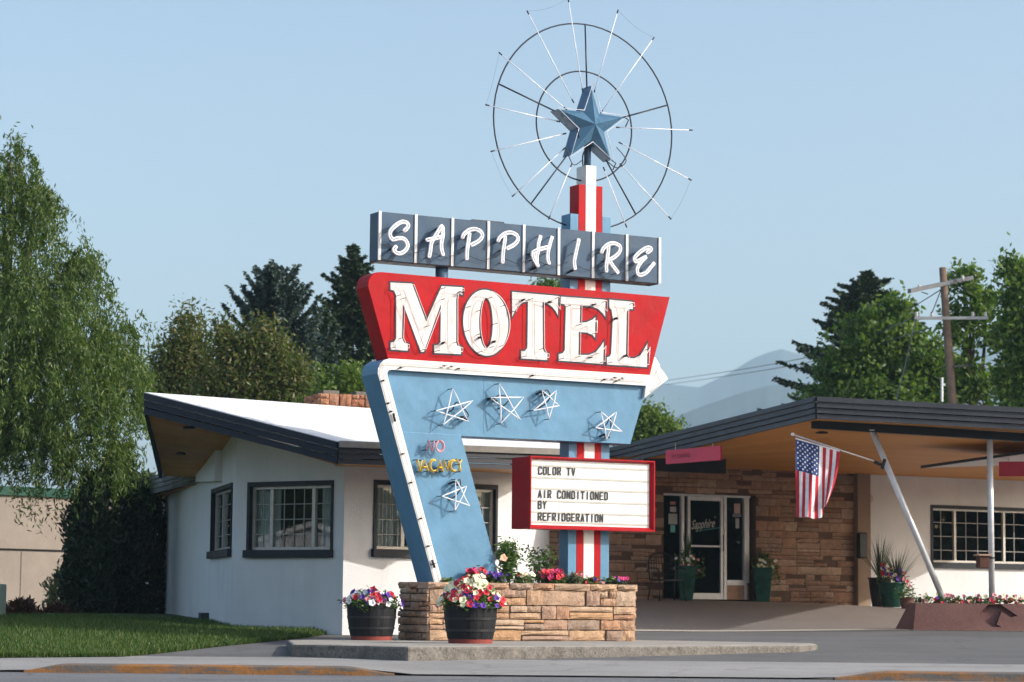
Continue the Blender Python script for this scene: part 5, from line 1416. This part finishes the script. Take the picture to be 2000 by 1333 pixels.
# ------------------------------------------------------------------ flag and box on the posts
YF = 42.45
fa, fb = at(1548, 849, YF - .25), at(1722, 906, YF)
flag = thing('flag', fb, 'United States flag hanging from an angled white pole on the canopy post', 'flag')
MB().tube([fa, fb], .013, 10).build('flagpole', m_pipe, flag, smooth=True)
MB().lathe([(.0, -.03), (.026, -.015), (.03, 0), (.022, .022), (.0, .03)], fa, 12).build('finial', m_petwhite, flag, smooth=True)
m = MB(); m.tube([fb + (fa - fb).normalized() * .14 - ZZ * .01, fb + Vector((.02, 0, -.03))], .028, 8); m.tube([fb + Vector((-.0, -.06, -.09)), fb + Vector((.05, -.02, .07))], .03, 8); m.build('pole_bracket', m_black, flag, smooth=True)
h0, h1 = at(1553.5, 857, YF - .27), at(1640, 882, YF - .12)
NU, NV = 52, 40; FL = at(1555, 857, YF).z - at(1555, 1008, YF).z
def flagpt(u, v, off=0.0):
    """u along the pole (0 = outer end), v down the fly"""
    p = lerp(h0, h1, u); gather = v ** 1.3
    x_ = -gather * .05 * (u - .0) + .055 * math.sin(u * 9 + v * 2) * gather * .35
    if u > .62: x_ -= .16 * (u - .62) / .38 * gather
    y_ = (.085 * math.sin(u * 11.0 + v * 1.6) + .04 * math.sin(u * 23 + v * 4)) * (.12 + .9 * v) - .02
    drop = FL * v * (1.0 - .20 * max(0, u - .15) / .85 * v - .02 * math.sin(u * 9))
    if u > .6: drop -= FL * v * .10 * sstep(.6, .75, u) 
    return p + Vector((x_, y_ - off, -drop - .012))
mats_f = [m_flagred, m_flagwhite, m_flagblue]; m = MB()
vs = [flagpt(i / NU, j / NV) for j in range(NV + 1) for i in range(NU + 1)]
m.add(vs, [])
for j in range(NV):
    for i in range(NU):
        u = (i + .5) / NU; v = (j + .5) / NV; st = int(u * 13)
        mi = 2 if (u < 7 / 13 and v < .4) else (0 if st % 2 == 0 else 1)
        a = j * (NU + 1) + i; m.f.append([a, a + 1, a + NU + 2, a + NU + 1]); m.mi.append(mi)
cl = m.build('cloth', mats_f, flag, smooth=True)
m = MB()
for row in range(9):
    for col in range(11):
        if (row + col) % 2: continue
        u = 7 / 13 * (row + 1) / 10; v = .4 * (col + 1) / 12
        c = flagpt(u, v, .006); du = (flagpt(u + .01, v, .006) - c).normalized(); dv = (flagpt(u, v + .01, .006) - c).normalized(); rr = .021
        P = [c + du * (rr * (1 if k % 2 == 0 else .42)) * math.cos(R(36 * k)) + dv * (rr * (1 if k % 2 == 0 else .42)) * math.sin(R(36 * k)) for k in range(10)]
        m.add(P, [tuple(range(10))])
m.build('flag_stars', m_flagwhite, cl)
m = MB(); m.tube([h0 + ZZ * .0, h1], .012, 6); m.build('hoist_band', m_flagwhite, flag)
bc = at(1919, 1098, 42.5); bxo = thing('wooden_box', bc, 'small brown wooden box strapped to the upright canopy post', 'box')
m = MB(); m.box(bc, .17, .18, .2, .2); m.build('box_body', paint('box_brown', (.085, .03, .02), .6), bxo, bevel=.008)
m = MB(); m.box(bc + Vector((.01, 0, .115)), .25, .24, .03, .2); m.build('box_lid', plain('box_lid_wood', (.36, .24, .17), .7), bxo, bevel=.004)
m = MB(); m.lathe([(.06, -.014), (.063, -.014), (.063, .014), (.06, .014)], at(1935.5, 1090, 42.62), 16); m.build('strap', m_steel, bxo)

# ------------------------------------------------------------------ trees
def tri_tube(m, a, b, ra, rb, bend=.0, n=7):
    a, b = Vector(a), Vector(b); mid = (a + b) / 2 + Vector((bend, bend * .5, abs(bend) * .4)); P = smoothpath([a, mid, b], 5); m.tube(P, [lerp(ra, rb, i / (len(P) - 1)) for i in range(len(P))], n)
def leafy(name, label, base, blobs, nclump, per, leaf, mat, cspread=.28, trunk=.16, cat='tree', group=None, droop=0.0, surf=.35):
    base = Vector(base); root = thing(name, base, label, cat, group)
    m = MB(); top = max(blobs, key=lambda b: b[0][2])[0]
    stem = [base, lerp(base, Vector(top), .45) + Vector((.1, 0, 0)), Vector(top)]
    P = smoothpath(stem, 6); m.tube(P, [lerp(trunk, trunk * .15, i / (len(P) - 1)) for i in range(len(P))], 8)
    for c, rr in blobs:
        s_ = P[min(len(P) - 2, max(2, int(len(P) * .85 * min(1, max(.1, (c[2] - base.z) / (top[2] - base.z + .01)) * .8))))]
        tri_tube(m, s_, c, trunk * .4, trunk * .08, .1)
        for _ in range(4):
            d = nrng.normal(size=3); d /= np.linalg.norm(d); tri_tube(m, c, Vector(c) + Vector(d * np.array(rr) * .8), trunk * .12, .006, .05, 5)
    m.build('trunk', m_bark, root, smooth=True)
    vol = np.array([b[1][0] * b[1][1] * b[1][2] for b in blobs]) ** .7; vol /= vol.sum()
    which = nrng.choice(len(blobs), nclump, p=vol)
    C = np.array([blobs[i][0] for i in which], float); Rr = np.array([blobs[i][1] for i in which], float)
    d = unit(nrng.normal(size=(nclump, 3))); rad = (surf + (1 - surf) * nrng.uniform(0, 1, nclump)) ** .5
    rad *= nrng.uniform(.75, 1.12, nclump)
    cc_ = C + d * Rr * (rad * (1 + .2 * np.sin(d[:, 0] * 8 + C[:, 0] * 2) * np.cos(d[:, 2] * 7 + C[:, 2])))[:, None]
    spire = nrng.uniform(0, 1, nclump) < .14; cc_[spire, 2] += nrng.uniform(.1, .55, spire.sum()) * Rr[spire, 2]
    N = nclump * per
    pc = np.repeat(cc_, per, 0) + nrng.normal(size=(N, 3)) * cspread * np.repeat(nrng.uniform(.5, 1.4, nclump), per)[:, None]
    D = nrng.normal(size=(N, 3)); D[:, 2] -= droop
    if droop: pc[:, 2] -= np.abs(nrng.normal(size=N)) * droop * .12
    quads_obj('crown', leaf_quads(pc, D, leaf[0] * nrng.uniform(.6, 1.3, N), leaf[1] * nrng.uniform(.7, 1.3, N)), mat, root)
    return root
def blob(px, py, Y, rpx, squash=1.0, depth=1.0):
    c = at(px, py, Y); k = Y / FPX * rpx
    return (tuple(c), (k, k * depth, k * squash))
def spruce(name, label, px, ytop, Y, halfw_px, mat, seed, nb=150, lvl0=.08, up=.25, group='conifers', twig=1.0, ybot=None, lift=.5):
    r = np.random.default_rng(seed); top = at(px, ytop, Y); base = Vector((top.x, Y, .3)); Ht = top.z - base.z; Wd = halfw_px * Y / FPX
    root = thing(name, base, label, 'tree', group)
    m = MB(); m.tube([base, lerp(base, top, .5), top], [.2, .12, .015], 8); Q = []
    for i in range(nb):
        t = lvl0 + (1 - lvl0) * ((i + r.uniform(0, 1)) / nb) ** .85
        z = base.z + Ht * t; L = (Wd * (1 - t) ** .68 * r.choice([.5, .8, 1.0, 1.15]) * r.uniform(.85, 1.1) + .10) * (1 if t < .97 else .6); a = i * 2.39996 + r.uniform(-.3, .3)
        d = np.array([math.cos(a), math.sin(a), 0]); ns = 8
        o = np.array([base.x, base.y, z]); pts_ = []
        for k in range(ns + 1):
            u = k / ns; pts_.append(o + d * L * u + np.array([0, 0, L * (-.22 * u + up * 1.6 * u * u + (lift * t) * u)]))
        if i % 2 == 0: m.tube([Vector(p) for p in pts_[::2]], [.02, .016, .012, .008, .004], 4)
        nt2 = int(16 + 62 * L * twig)
        u = r.uniform(.12, 1.03, nt2); k = np.clip((u * ns).astype(int), 0, ns - 1); P_ = np.array(pts_); base_p = P_[k] + (P_[k + 1] - P_[k]) * (u * ns - k)[:, None]
        side = np.array([-d[1], d[0], 0]); sg = r.choice([-1, 1], nt2)[:, None]
        D = d * r.uniform(.3, 1.0, (nt2, 1)) + side * sg * r.uniform(.1, .9, (nt2, 1)) + np.array([0, 0, 1]) * r.uniform(-.75, .35, (nt2, 1))
        D = unit(D); ln_ = (.10 + .20 * (1 - u)) * r.uniform(.7, 1.3, nt2) * (0.55 + .45 * min(1, L))
        c = base_p + D * ln_[:, None] * .5
        # three crossing needle sprays per twig
        for q in range(3):
            Q.append(leaf_quads(c + r.normal(size=(nt2, 3)) * .02, D + r.normal(size=(nt2, 3)) * .18, ln_ * 1.25, .055 * r.uniform(.7, 1.4, nt2)))
    m.build('trunk', m_bark, root)
    quads_obj('crown', np.concatenate(Q), mat, root); return root
m_willow = leafmat('willow_leaf', (.03, .068, .013), (.075, .13, .026), (.165, .215, .055), .40)
m_olive = leafmat('olive_leaf', (.055, .085, .022), (.105, .14, .036), (.19, .15, .065), .4)
m_bspruce = leafmat('blue_spruce_needle', (.03, .055, .046), (.075, .115, .098), trans=.08)
m_dspruce = leafmat('dark_spruce_needle', (.02, .042, .02), (.05, .085, .036), trans=.08)
m_leafy = leafmat('broadleaf', (.045, .10, .02), (.10, .18, .035), (.18, .25, .06), .42)
m_bright = leafmat('young_leaf', (.08, .15, .025), (.16, .23, .05), trans=.4)
m_darkev = leafmat('arborvitae', (.012, .024, .010), (.03, .05, .02), trans=.1)
m_redsh = leafmat('barberry_leaf', (.05, .018, .014), (.10, .035, .022), (.07, .05, .02), .25)
# willow at the left: limbs with hanging strands
def willow():
    Y = 47.0; base = at(-75, 1215, Y); base.z = .4
    root = thing('willow_tree', base, 'big drooping willow tree filling the left edge', 'tree')
    bl = [blob(5, 420, Y, 95, 1.1), blob(55, 500, Y, 110, 1), blob(95, 590, Y - 1, 120, 1), blob(150, 640, Y, 105, 1), blob(205, 690, Y, 78, 1), blob(40, 690, Y - 1.5, 170, 1), blob(150, 770, Y - 1, 135, 1), blob(228, 790, Y, 62, 1.2), blob(60, 850, Y - 1, 120, .8), blob(-60, 700, Y, 200, 1.3), blob(180, 880, Y - .5, 85, .9), blob(20, 330, Y, 55, 1), blob(245, 730, Y + .5, 45, 1), blob(70, 390, Y, 40, 1), blob(160, 520, Y, 38, .8)]
    m = MB(); fork = base + Vector((.1, 0, 3.0)); m.tube(smoothpath([base, base + Vector((.15, 0, 1.4)), fork], 5), [.36 - .01 * i for i in range(11)], 10)
    for c, rr in bl:
        tri_tube(m, fork, Vector(c) + Vector((0, 0, rr[2] * .4)), .13, .02, .25)
    m.build('trunk', m_bark, root, smooth=True)
    Q = []; Sx = []
    for c, rr in bl:
        ns = int(135 * (rr[0] * rr[2]) ** .75) + 16
        for _ in range(ns):
            d = nrng.normal(size=3); d /= np.linalg.norm(d); lob = 1 + .22 * math.sin(d[0] * 7 + c[0] * 3) * math.cos(d[2] * 6 + c[2] * 2); o = np.array(c) + d * np.array(rr) * nrng.uniform(.45, 1.08) * lob
            L = nrng.uniform(.35, 1.15); out = np.array([d[0], d[1], 0]) * nrng.uniform(.05, .45); nl = int(34 * L) + 8
            u = nrng.uniform(0, 1, nl); path = o + out * u[:, None] + np.array([0, 0, 1]) * (.18 * u - L * u * u * .95)[:, None] + nrng.normal(size=(nl, 3)) * .045
            D = out * 1.0 + np.array([0, 0, -1.1]) + nrng.normal(size=(nl, 3)) * .75
            Q.append(leaf_quads(path, D, nrng.uniform(.09, .16, nl), nrng.uniform(.022, .036, nl)))
    # a few stray sprays poking into the sky
    for px, py in ((22, 285), (262, 668), (90, 960), (60, 990), (110, 1010), (40, 950), (75, 930)):
        o = np.array(at(px, py, Y)); nl = 60; D = nrng.normal(size=(nl, 3)); Q.append(leaf_quads(o + nrng.normal(size=(nl, 3)) * np.array([.16, .1, .22]), D + np.array([0, 0, -.6]), .12, .03))
    quads_obj('crown', np.concatenate(Q), m_willow, root)
willow()
# evergreens and shrubs under the willow
def column(name, label, px, ytop, ybot, Y, halfw, mat, n, seedk, cat='shrub'):
    t = at(px, ytop, Y); b = at(px, ybot, Y); b.z = min(b.z, .6); root = thing(name, b, label, cat, None)
    Ht = t.z - b.z; Wd = halfw * Y / FPX
    MB().tube([b, b + ZZ * Ht * .9], [.09, .02], 7).build('stem', m_bark, root)
    u = nrng.uniform(0, 1, n); prof = np.minimum(1, (1 - u) * 2.2 + .25) * np.minimum(1, u * 6 + .55)
    a = nrng.uniform(0, 2 * np.pi, n); rr = np.sqrt(nrng.uniform(.25, 1, n)) * Wd * prof * (1 + .18 * np.sin(a * 3 + u * 14) + .1 * np.sin(a * 7 - u * 23))
    C = np.stack([b.x + rr * np.cos(a), b.y + rr * np.sin(a) * .8, b.z + u * Ht], 1) + nrng.normal(size=(n, 3)) * .05
    D = np.stack([np.cos(a) * .5, np.sin(a) * .5, np.ones(n) * .7], 1) + nrng.normal(size=(n, 3)) * .5
    quads_obj('foliage', leaf_quads(C, D, .14, .05), mat, root); return root
for px, yt, yb, Y, hw, lab in ((168, 925, 1222, 46.5, 46, 'leftmost of three dark evergreens under the willow'), (222, 870, 1222, 47.5, 58, 'middle of three dark evergreens under the willow'), (276, 930, 1222, 49.0, 50, 'dark evergreen touching the white wing wall, rightmost of three')):
    column('evergreen_shrub', lab, px, yt, yb, Y, hw, m_darkev, 9000, 1)
column('barberry_shrub', 'dark red round shrub at the left picture edge', 38, 1180, 1242, 42, 40, m_redsh, 2600, 2)
column('barberry_shrub', 'dark red shrub right of the one at the left edge', 112, 1188, 1230, 46, 36, m_redsh, 2200, 3)
column('pale_shrub', 'thin pale green bush against the tan building', 122, 1115, 1205, 52, 32, leafmat('pale_leaf', (.10, .13, .07), (.2, .23, .14), trans=.3), 1100, 4)
# behind the wing
leafy('olive_tree', 'pointed olive green tree left of the spruces, behind the white roof', at(365, 1150, 58), [blob(365, 640, 58, 26, 1.5), blob(362, 690, 58, 48, 1.1), blob(340, 745, 58, 62, 1), blob(400, 745, 58, 55, 1), blob(320, 790, 58, 60, 1), blob(420, 800, 58, 70, 1)], 620, 34, (.13, .05), m_olive, .17)
leafy('russet_tree', 'bushy russet green tree in front of the blue spruce', at(520, 1150, 56), [blob(520, 690, 56, 42, 1), blob(470, 700, 56, 40, 1), blob(545, 740, 56, 55, 1), blob(490, 760, 56, 65, .9), blob(575, 765, 56, 38, .9), blob(440, 775, 56, 55, .8), blob(440, 665, 56, 22, 1.2), blob(510, 655, 56, 22, 1.2)], 620, 34, (.13, .05), m_olive, .16)
spruce('blue_spruce', 'blue grey spruce with spreading boughs behind the white roof', 535, 522, 66, 250, m_bspruce, 3, 240, .25, .36)
spruce('dark_spruce', 'tall dark green spruce just left of the red sign panel', 690, 480, 72, 190, m_dspruce, 4, 240, .2, .2, lift=.25)
spruce('dark_spruce', 'narrow dark spruce between the blue spruce and the tallest one', 628, 600, 70, 150, m_dspruce, 14, 150, .2, .25)
leafy('young_tree', 'bright green sapling above the stone chimney', at(660, 1150, 54), [blob(640, 745, 54, 18, 1.6), blob(685, 745, 54, 20, 1.6), blob(715, 770, 54, 26, 1), blob(655, 785, 54, 34, .7), blob(618, 790, 54, 24, .7)], 130, 26, (.12, .055), m_bright, .13, .06)
# right side
spruce('dark_spruce', 'dark spruce behind the lobby canopy, left of the utility pole', 1692, 530, 78, 330, m_dspruce, 8, 300, .34, .16, lift=.12)
leafy('broadleaf_tree', 'round leafy tree in front of the spruce at the right', at(1740, 1150, 68), [blob(1720, 650, 68, 50, 1), blob(1760, 665, 68, 45, 1), blob(1690, 690, 68, 62, 1), blob(1770, 720, 68, 75, 1), blob(1660, 740, 68, 62, .9), blob(1835, 740, 68, 60, .9), blob(1610, 765, 68, 55, .7), blob(1745, 610, 68, 26, 1.2), blob(1740, 790, 68, 130, .5)], 520, 44, (.18, .095), m_leafy, .16)
leafy('broadleaf_tree', 'slender open tree right of the utility pole', at(1905, 1150, 63), [blob(1880, 540, 63, 32, 1), blob(1895, 590, 63, 42, 1), blob(1925, 600, 63, 28, 1), blob(1870, 640, 63, 32, 1), blob(1925, 660, 63, 32, 1), blob(1880, 720, 63, 36, .9), blob(1920, 760, 63, 50, .8), blob(1870, 775, 63, 40, .8)], 120, 40, (.17, .09), m_leafy, .14, .13)
leafy('broadleaf_tree', 'dense leafy tree cut off by the right picture edge', at(1995, 1150, 60), [blob(1990, 545, 60, 40, 1), blob(2010, 600, 60, 60, 1), blob(1985, 660, 60, 36, 1), blob(2020, 690, 60, 70, 1), blob(1975, 740, 60, 40, 1), blob(2010, 780, 60, 60, .8)], 240, 40, (.17, .09), m_leafy, .15, .15)
leafy('broadleaf_tree', 'small tree top showing right of the blue sign arm, under the mountain', at(1275, 1150, 74), [blob(1265, 830, 74, 28, 1), blob(1290, 845, 74, 26, .9), blob(1245, 850, 74, 30, .9), blob(1315, 860, 74, 22, .8)], 170, 34, (.16, .085), m_bright, .19, .1)
leafy('broadleaf_tree', 'tree top glimpsed between the navy and red sign panels', at(1078, 1150, 84), [blob(1076, 560, 84, 18, 1), blob(1072, 610, 84, 45, 1.2), blob(1090, 690, 84, 60, 1)], 190, 30, (.16, .08), m_leafy, .19, .13)

# ------------------------------------------------------------------ utility pole, wires, far building, mountains
u0 = at(1862, 1150, 60); u0.z = .4; u1 = at(1841, 523, 60)
ub = at(1860, 785, 60)
dirp = (u1 - ub); base = ub - dirp * ((ub.z - .4) / dirp.z)
up_ = thing('utility_pole', base, 'weathered wooden utility pole with two crossarms behind the lobby', 'utility pole')
MB().tube([base, lerp(base, u1, .5), u1], [.125, .11, .085], 12).build('pole', m_polewood, up_, smooth=True)
def arm(p, q, w_, h_, nm, mat):
    d = (q - p).normalized(); sd_ = Vector((-d.y, d.x, 0)).normalized() * w_ / 2; uz = ZZ * h_ / 2
    MB().box8([p - sd_ - uz, q - sd_ - uz, q + sd_ - uz, p + sd_ - uz, p - sd_ + uz, q - sd_ + uz, q + sd_ + uz, p + sd_ + uz]).build(nm, mat, up_)
arm(at(1776, 569, 58.5), at(1898, 543, 61), .09, .10, 'crossarm', plain('grey_crossarm', (.11, .115, .125), .7))
arm(at(1786, 622, 59.7), at(1930, 621.5, 59.7), .06, .07, 'crossarm', plain('pale_crossarm', (.30, .31, .31), .6))
arm(at(1862, 716, 59.8), at(1900, 714, 60), .05, .05, 'bracket', m_steel)
m = MB()
for a_, b_ in (((1838, 566), (1776, 605)), ((1838, 566), (1820, 612)), ((1800, 571), (1812, 575))): m.tube([at(*a_, 59.8), at(*b_, 59.6)], .013, 5)
m.build('brace', m_steel, up_)
for px, py in ((1795, 566), (1880, 548), (1790, 619), (1820, 619), (1900, 619), (1925, 619)):
    p = at(px, py - 3, 59.7); m = MB(); m.lathe([(.025, -.05), (.045, 0), (.03, .03), (.04, .05), (.02, .08)], p, 8); m.build('insulator', m_alu, up_, smooth=True)
m = MB(); m.tube([at(1840, 785, 58), at(1840, 738, 58)], .03, 8); m.tube([at(1838, 752, 58), at(1846, 752, 58)], .03, 6); vp = m.build('roof_vent_pipe', m_pipe); vp['label'] = 'thin grey vent pipe on the lobby roof beside the utility pole'; vp['category'] = 'pipe'
def wire(pts, rad, label):
    m = MB(); m.tube(smoothpath(pts, 8), rad, 5); o = m.build('overhead_wire', m_steel, smooth=True); tag(o, label, 'wire', 'overhead wires')
wire([at(1790, 622, 59.7), at(1770, 705, 58), at(1750, 782, 56)], .011, 'guy wire slanting down to the lobby roof')
wire([at(1790, 619, 59.7), at(1560, 702, 85), at(1300, 744, 150)], .014, 'upper overhead wire crossing in front of the mountain')
wire([at(1820, 640, 59.7), at(1560, 712, 85), at(1300, 752, 150)], .014, 'lower overhead wire crossing in front of the mountain')
tb0 = at(-140, 1190, 60); tb1 = at(215, 1190, 64); WTn = Wall(tb0, tb1)
tan = thing('tan_building', (tb0.x + 2, 61, .3), 'tan block building behind the willow at the left', 'building')
zt3 = at(60, 958, 61).z; zj = at(60, 1071, 61).z
m = MB(); rect(m, WTn, 0, WTn.L, .2, zj - .06, 0, -6); m.build('wall', m_tan, tan)
m = MB(); rect(m, WTn, 0, WTn.L, zj, zt3 - .1, .05, -6); m.build('upper_wall', m_tan, tan)
m = MB(); rect(m, WTn, 0, WTn.L, zj - .06, zj, -.03, -6); m.build('joint', m_fascia, tan)
m = MB(); rect(m, WTn, -.1, WTn.L + .1, zt3 - .1, zt3 + .12, .14, -6); m.build('roof_trim', m_greenpot, tan)
a_ = WTn.at(40, 1130); m = MB(); rect(m, WTn, a_[0] - .012, a_[0] + .012, .2, zj - .07, .004, -.02); m.build('control_joint', m_fascia, tan)
cb = at(-8, 1240, 40); m = MB(); m.box(cb + ZZ * .35, .2, .5, .9); o = m.build('utility_cabinet', plain('pale_green_paint', (.30, .40, .33), .6), bevel=.02); tag(o, 'pale green utility cabinet cut off at the left edge', 'cabinet')
hb = at(600, 760, 90); m = MB()
# mountains
def ridge(name, prof, Y, depth, jag, seed, label):
    r = np.random.default_rng(seed); n = 260; vs = []; fs = []
    xs_ = np.linspace(prof[0][0], prof[-1][0], n); rows = 16
    for k in range(rows):
        t = k / (rows - 1)
        for x_ in xs_:
            p = at(float(x_), 1187, Y); top_ = at(float(x_), interp(float(x_), prof), Y).z
            nz = jag * (math.sin(x_ * .05 + k) + .6 * math.sin(x_ * .13 + k * 1.7 + 1) + .4 * math.sin(x_ * .31 + 2 * k))
            s_ = 1 - abs(t - .6) / .6 if t < .6 else 1 - (t - .6) / .4 * .9
            vs.append((p.x * (1 + (t - .6) * depth / Y), Y + (t - .6) * depth, max(-2, top_ * s_ + (nz * (1 - abs(2 * s_ - 1)) if 0 < t < 1 else 0)) - 1))
    for k in range(rows - 1):
        for i in range(n - 1): fs.append((k * n + i, k * n + i + 1, (k + 1) * n + i + 1, (k + 1) * n + i))
    o = MB().add(vs, fs).build(name, ground_mat('haze_tinted_forest_' + str(seed), (.03, .05, .055), (.07, .10, .105), .012, .2, .2), smooth=True); o['kind'] = 'structure'  # forest tone shifted to blue: distance haze put into the slope colour
ridge('mountain', [(700, 900), (1000, 860), (1180, 800), (1270, 745), (1330, 752), (1365, 756), (1420, 730), (1470, 700), (1500, 688), (1528, 681), (1550, 688), (1600, 702), (1680, 725), (1800, 700), (1900, 660), (1960, 645), (2050, 640), (2300, 640)], 4200, 1500, 8, 1, 'hazy mountain')
ridge('foothill', [(900, 930), (1150, 880), (1260, 838), (1300, 822), (1350, 800), (1400, 782), (1450, 765), (1500, 752), (1545, 748), (1620, 745), (1750, 770), (1900, 740), (2100, 700), (2300, 690)], 2600, 900, 5, 2, 'hill')
# ------------------------------------------------------------------ across the street behind the viewer: only the window panes show it
nb_ = 150000
an = nrng.uniform(R(145), R(395), nb_); rad_ = nrng.uniform(60, 68, nb_)
topz = 6.5 + 2.2 * np.sin(an * 23) + 1.3 * np.sin(an * 51 + 1)
Cb = np.stack([rad_ * np.cos(an), 34 + rad_ * np.sin(an), .1 + topz * nrng.uniform(0, 1, nb_) ** .8], 1)
tbelt = quads_obj('tree_belt', leaf_quads(Cb, nrng.normal(size=(nb_, 3)), nrng.uniform(.3, .6, nb_), nrng.uniform(.22, .42, nb_)), leafmat('belt_leaf', (.03, .06, .014), (.07, .12, .03), trans=.2))
tag(tbelt, 'belt of trees across the street, seen only mirrored in the window panes', 'trees', kind='stuff')
m = MB(); nh = 160; vs = []
for k in range(nh):
    a_h = R(lerp(143, 397, k / (nh - 1))); hh_ = 5.2 + 1.2 * math.sin(a_h * 23) + .8 * math.sin(a_h * 51 + 1) + .5 * math.sin(k * 1.9)
    for rr_, zz_ in ((62.5, -.1), (63.5, hh_ * .7), (65.0, hh_), (66.5, hh_ * .7), (67.0, -.1)): vs.append((rr_ * math.cos(a_h), 34 + rr_ * math.sin(a_h), zz_))
m.add(vs, [(k * 5 + q, k * 5 + q + 1, (k + 1) * 5 + q + 1, (k + 1) * 5 + q) for k in range(nh - 1) for q in range(4)])
hc_ = m.build('tree_belt_backing', ground_mat('belt_shade', (.012, .022, .008), (.03, .05, .018), .8, .2, .5), tbelt, smooth=True); hc_['kind'] = 'stuff'  # solid dark backing, added to block bright sky between the belt leaves
gb = thing('gabled_building', (-56, 22, 0), 'white gabled building across the street mirrored in the wing window', 'building')
def GBF(u, v, w_): return Vector((-56 - w_ * .96 + u * .28, 22 - w_ * .28 - u * .96, v))
m = MB(); m.prism([(-5, 0), (5, 0), (5, 2.0), (0, 3.6), (-5, 2.0)], GBF, 0, 9); m.build('wall', m_stucco, gb)
m = MB(); m.prism([(-5.4, 1.95), (0, 3.65), (5.4, 1.95), (5.4, 2.1), (0, 3.85), (-5.4, 2.1)], GBF, -.3, 9.3); m.build('roof', m_roof, gb)
# ------------------------------------------------------------------ air
hz = MB().box8([Vector(v) for v in ((-4200, -160, -2.2), (4200, -160, -2.2), (4200, 5600, -2.2), (-4200, 5600, -2.2), (-4200, -160, 490), (4200, -160, 490), (4200, 5600, 490), (-4200, 5600, 490))])
hm = bpy.data.materials.new('haze'); hm.use_nodes = True; t = hm.node_tree; t.nodes.clear()
out = t.nodes.new('ShaderNodeOutputMaterial'); pv = t.nodes.new('ShaderNodeVolumePrincipled')
pv.inputs['Color'].default_value = (.56, .80, .98, 1); pv.inputs['Density'].default_value = .00026; pv.inputs['Anisotropy'].default_value = 0.0
t.links.new(pv.outputs[0], out.inputs['Volume'])
ho = hz.build('haze', hm); tag(ho, 'thin blue summer haze over the whole scene', 'haze', kind='stuff')
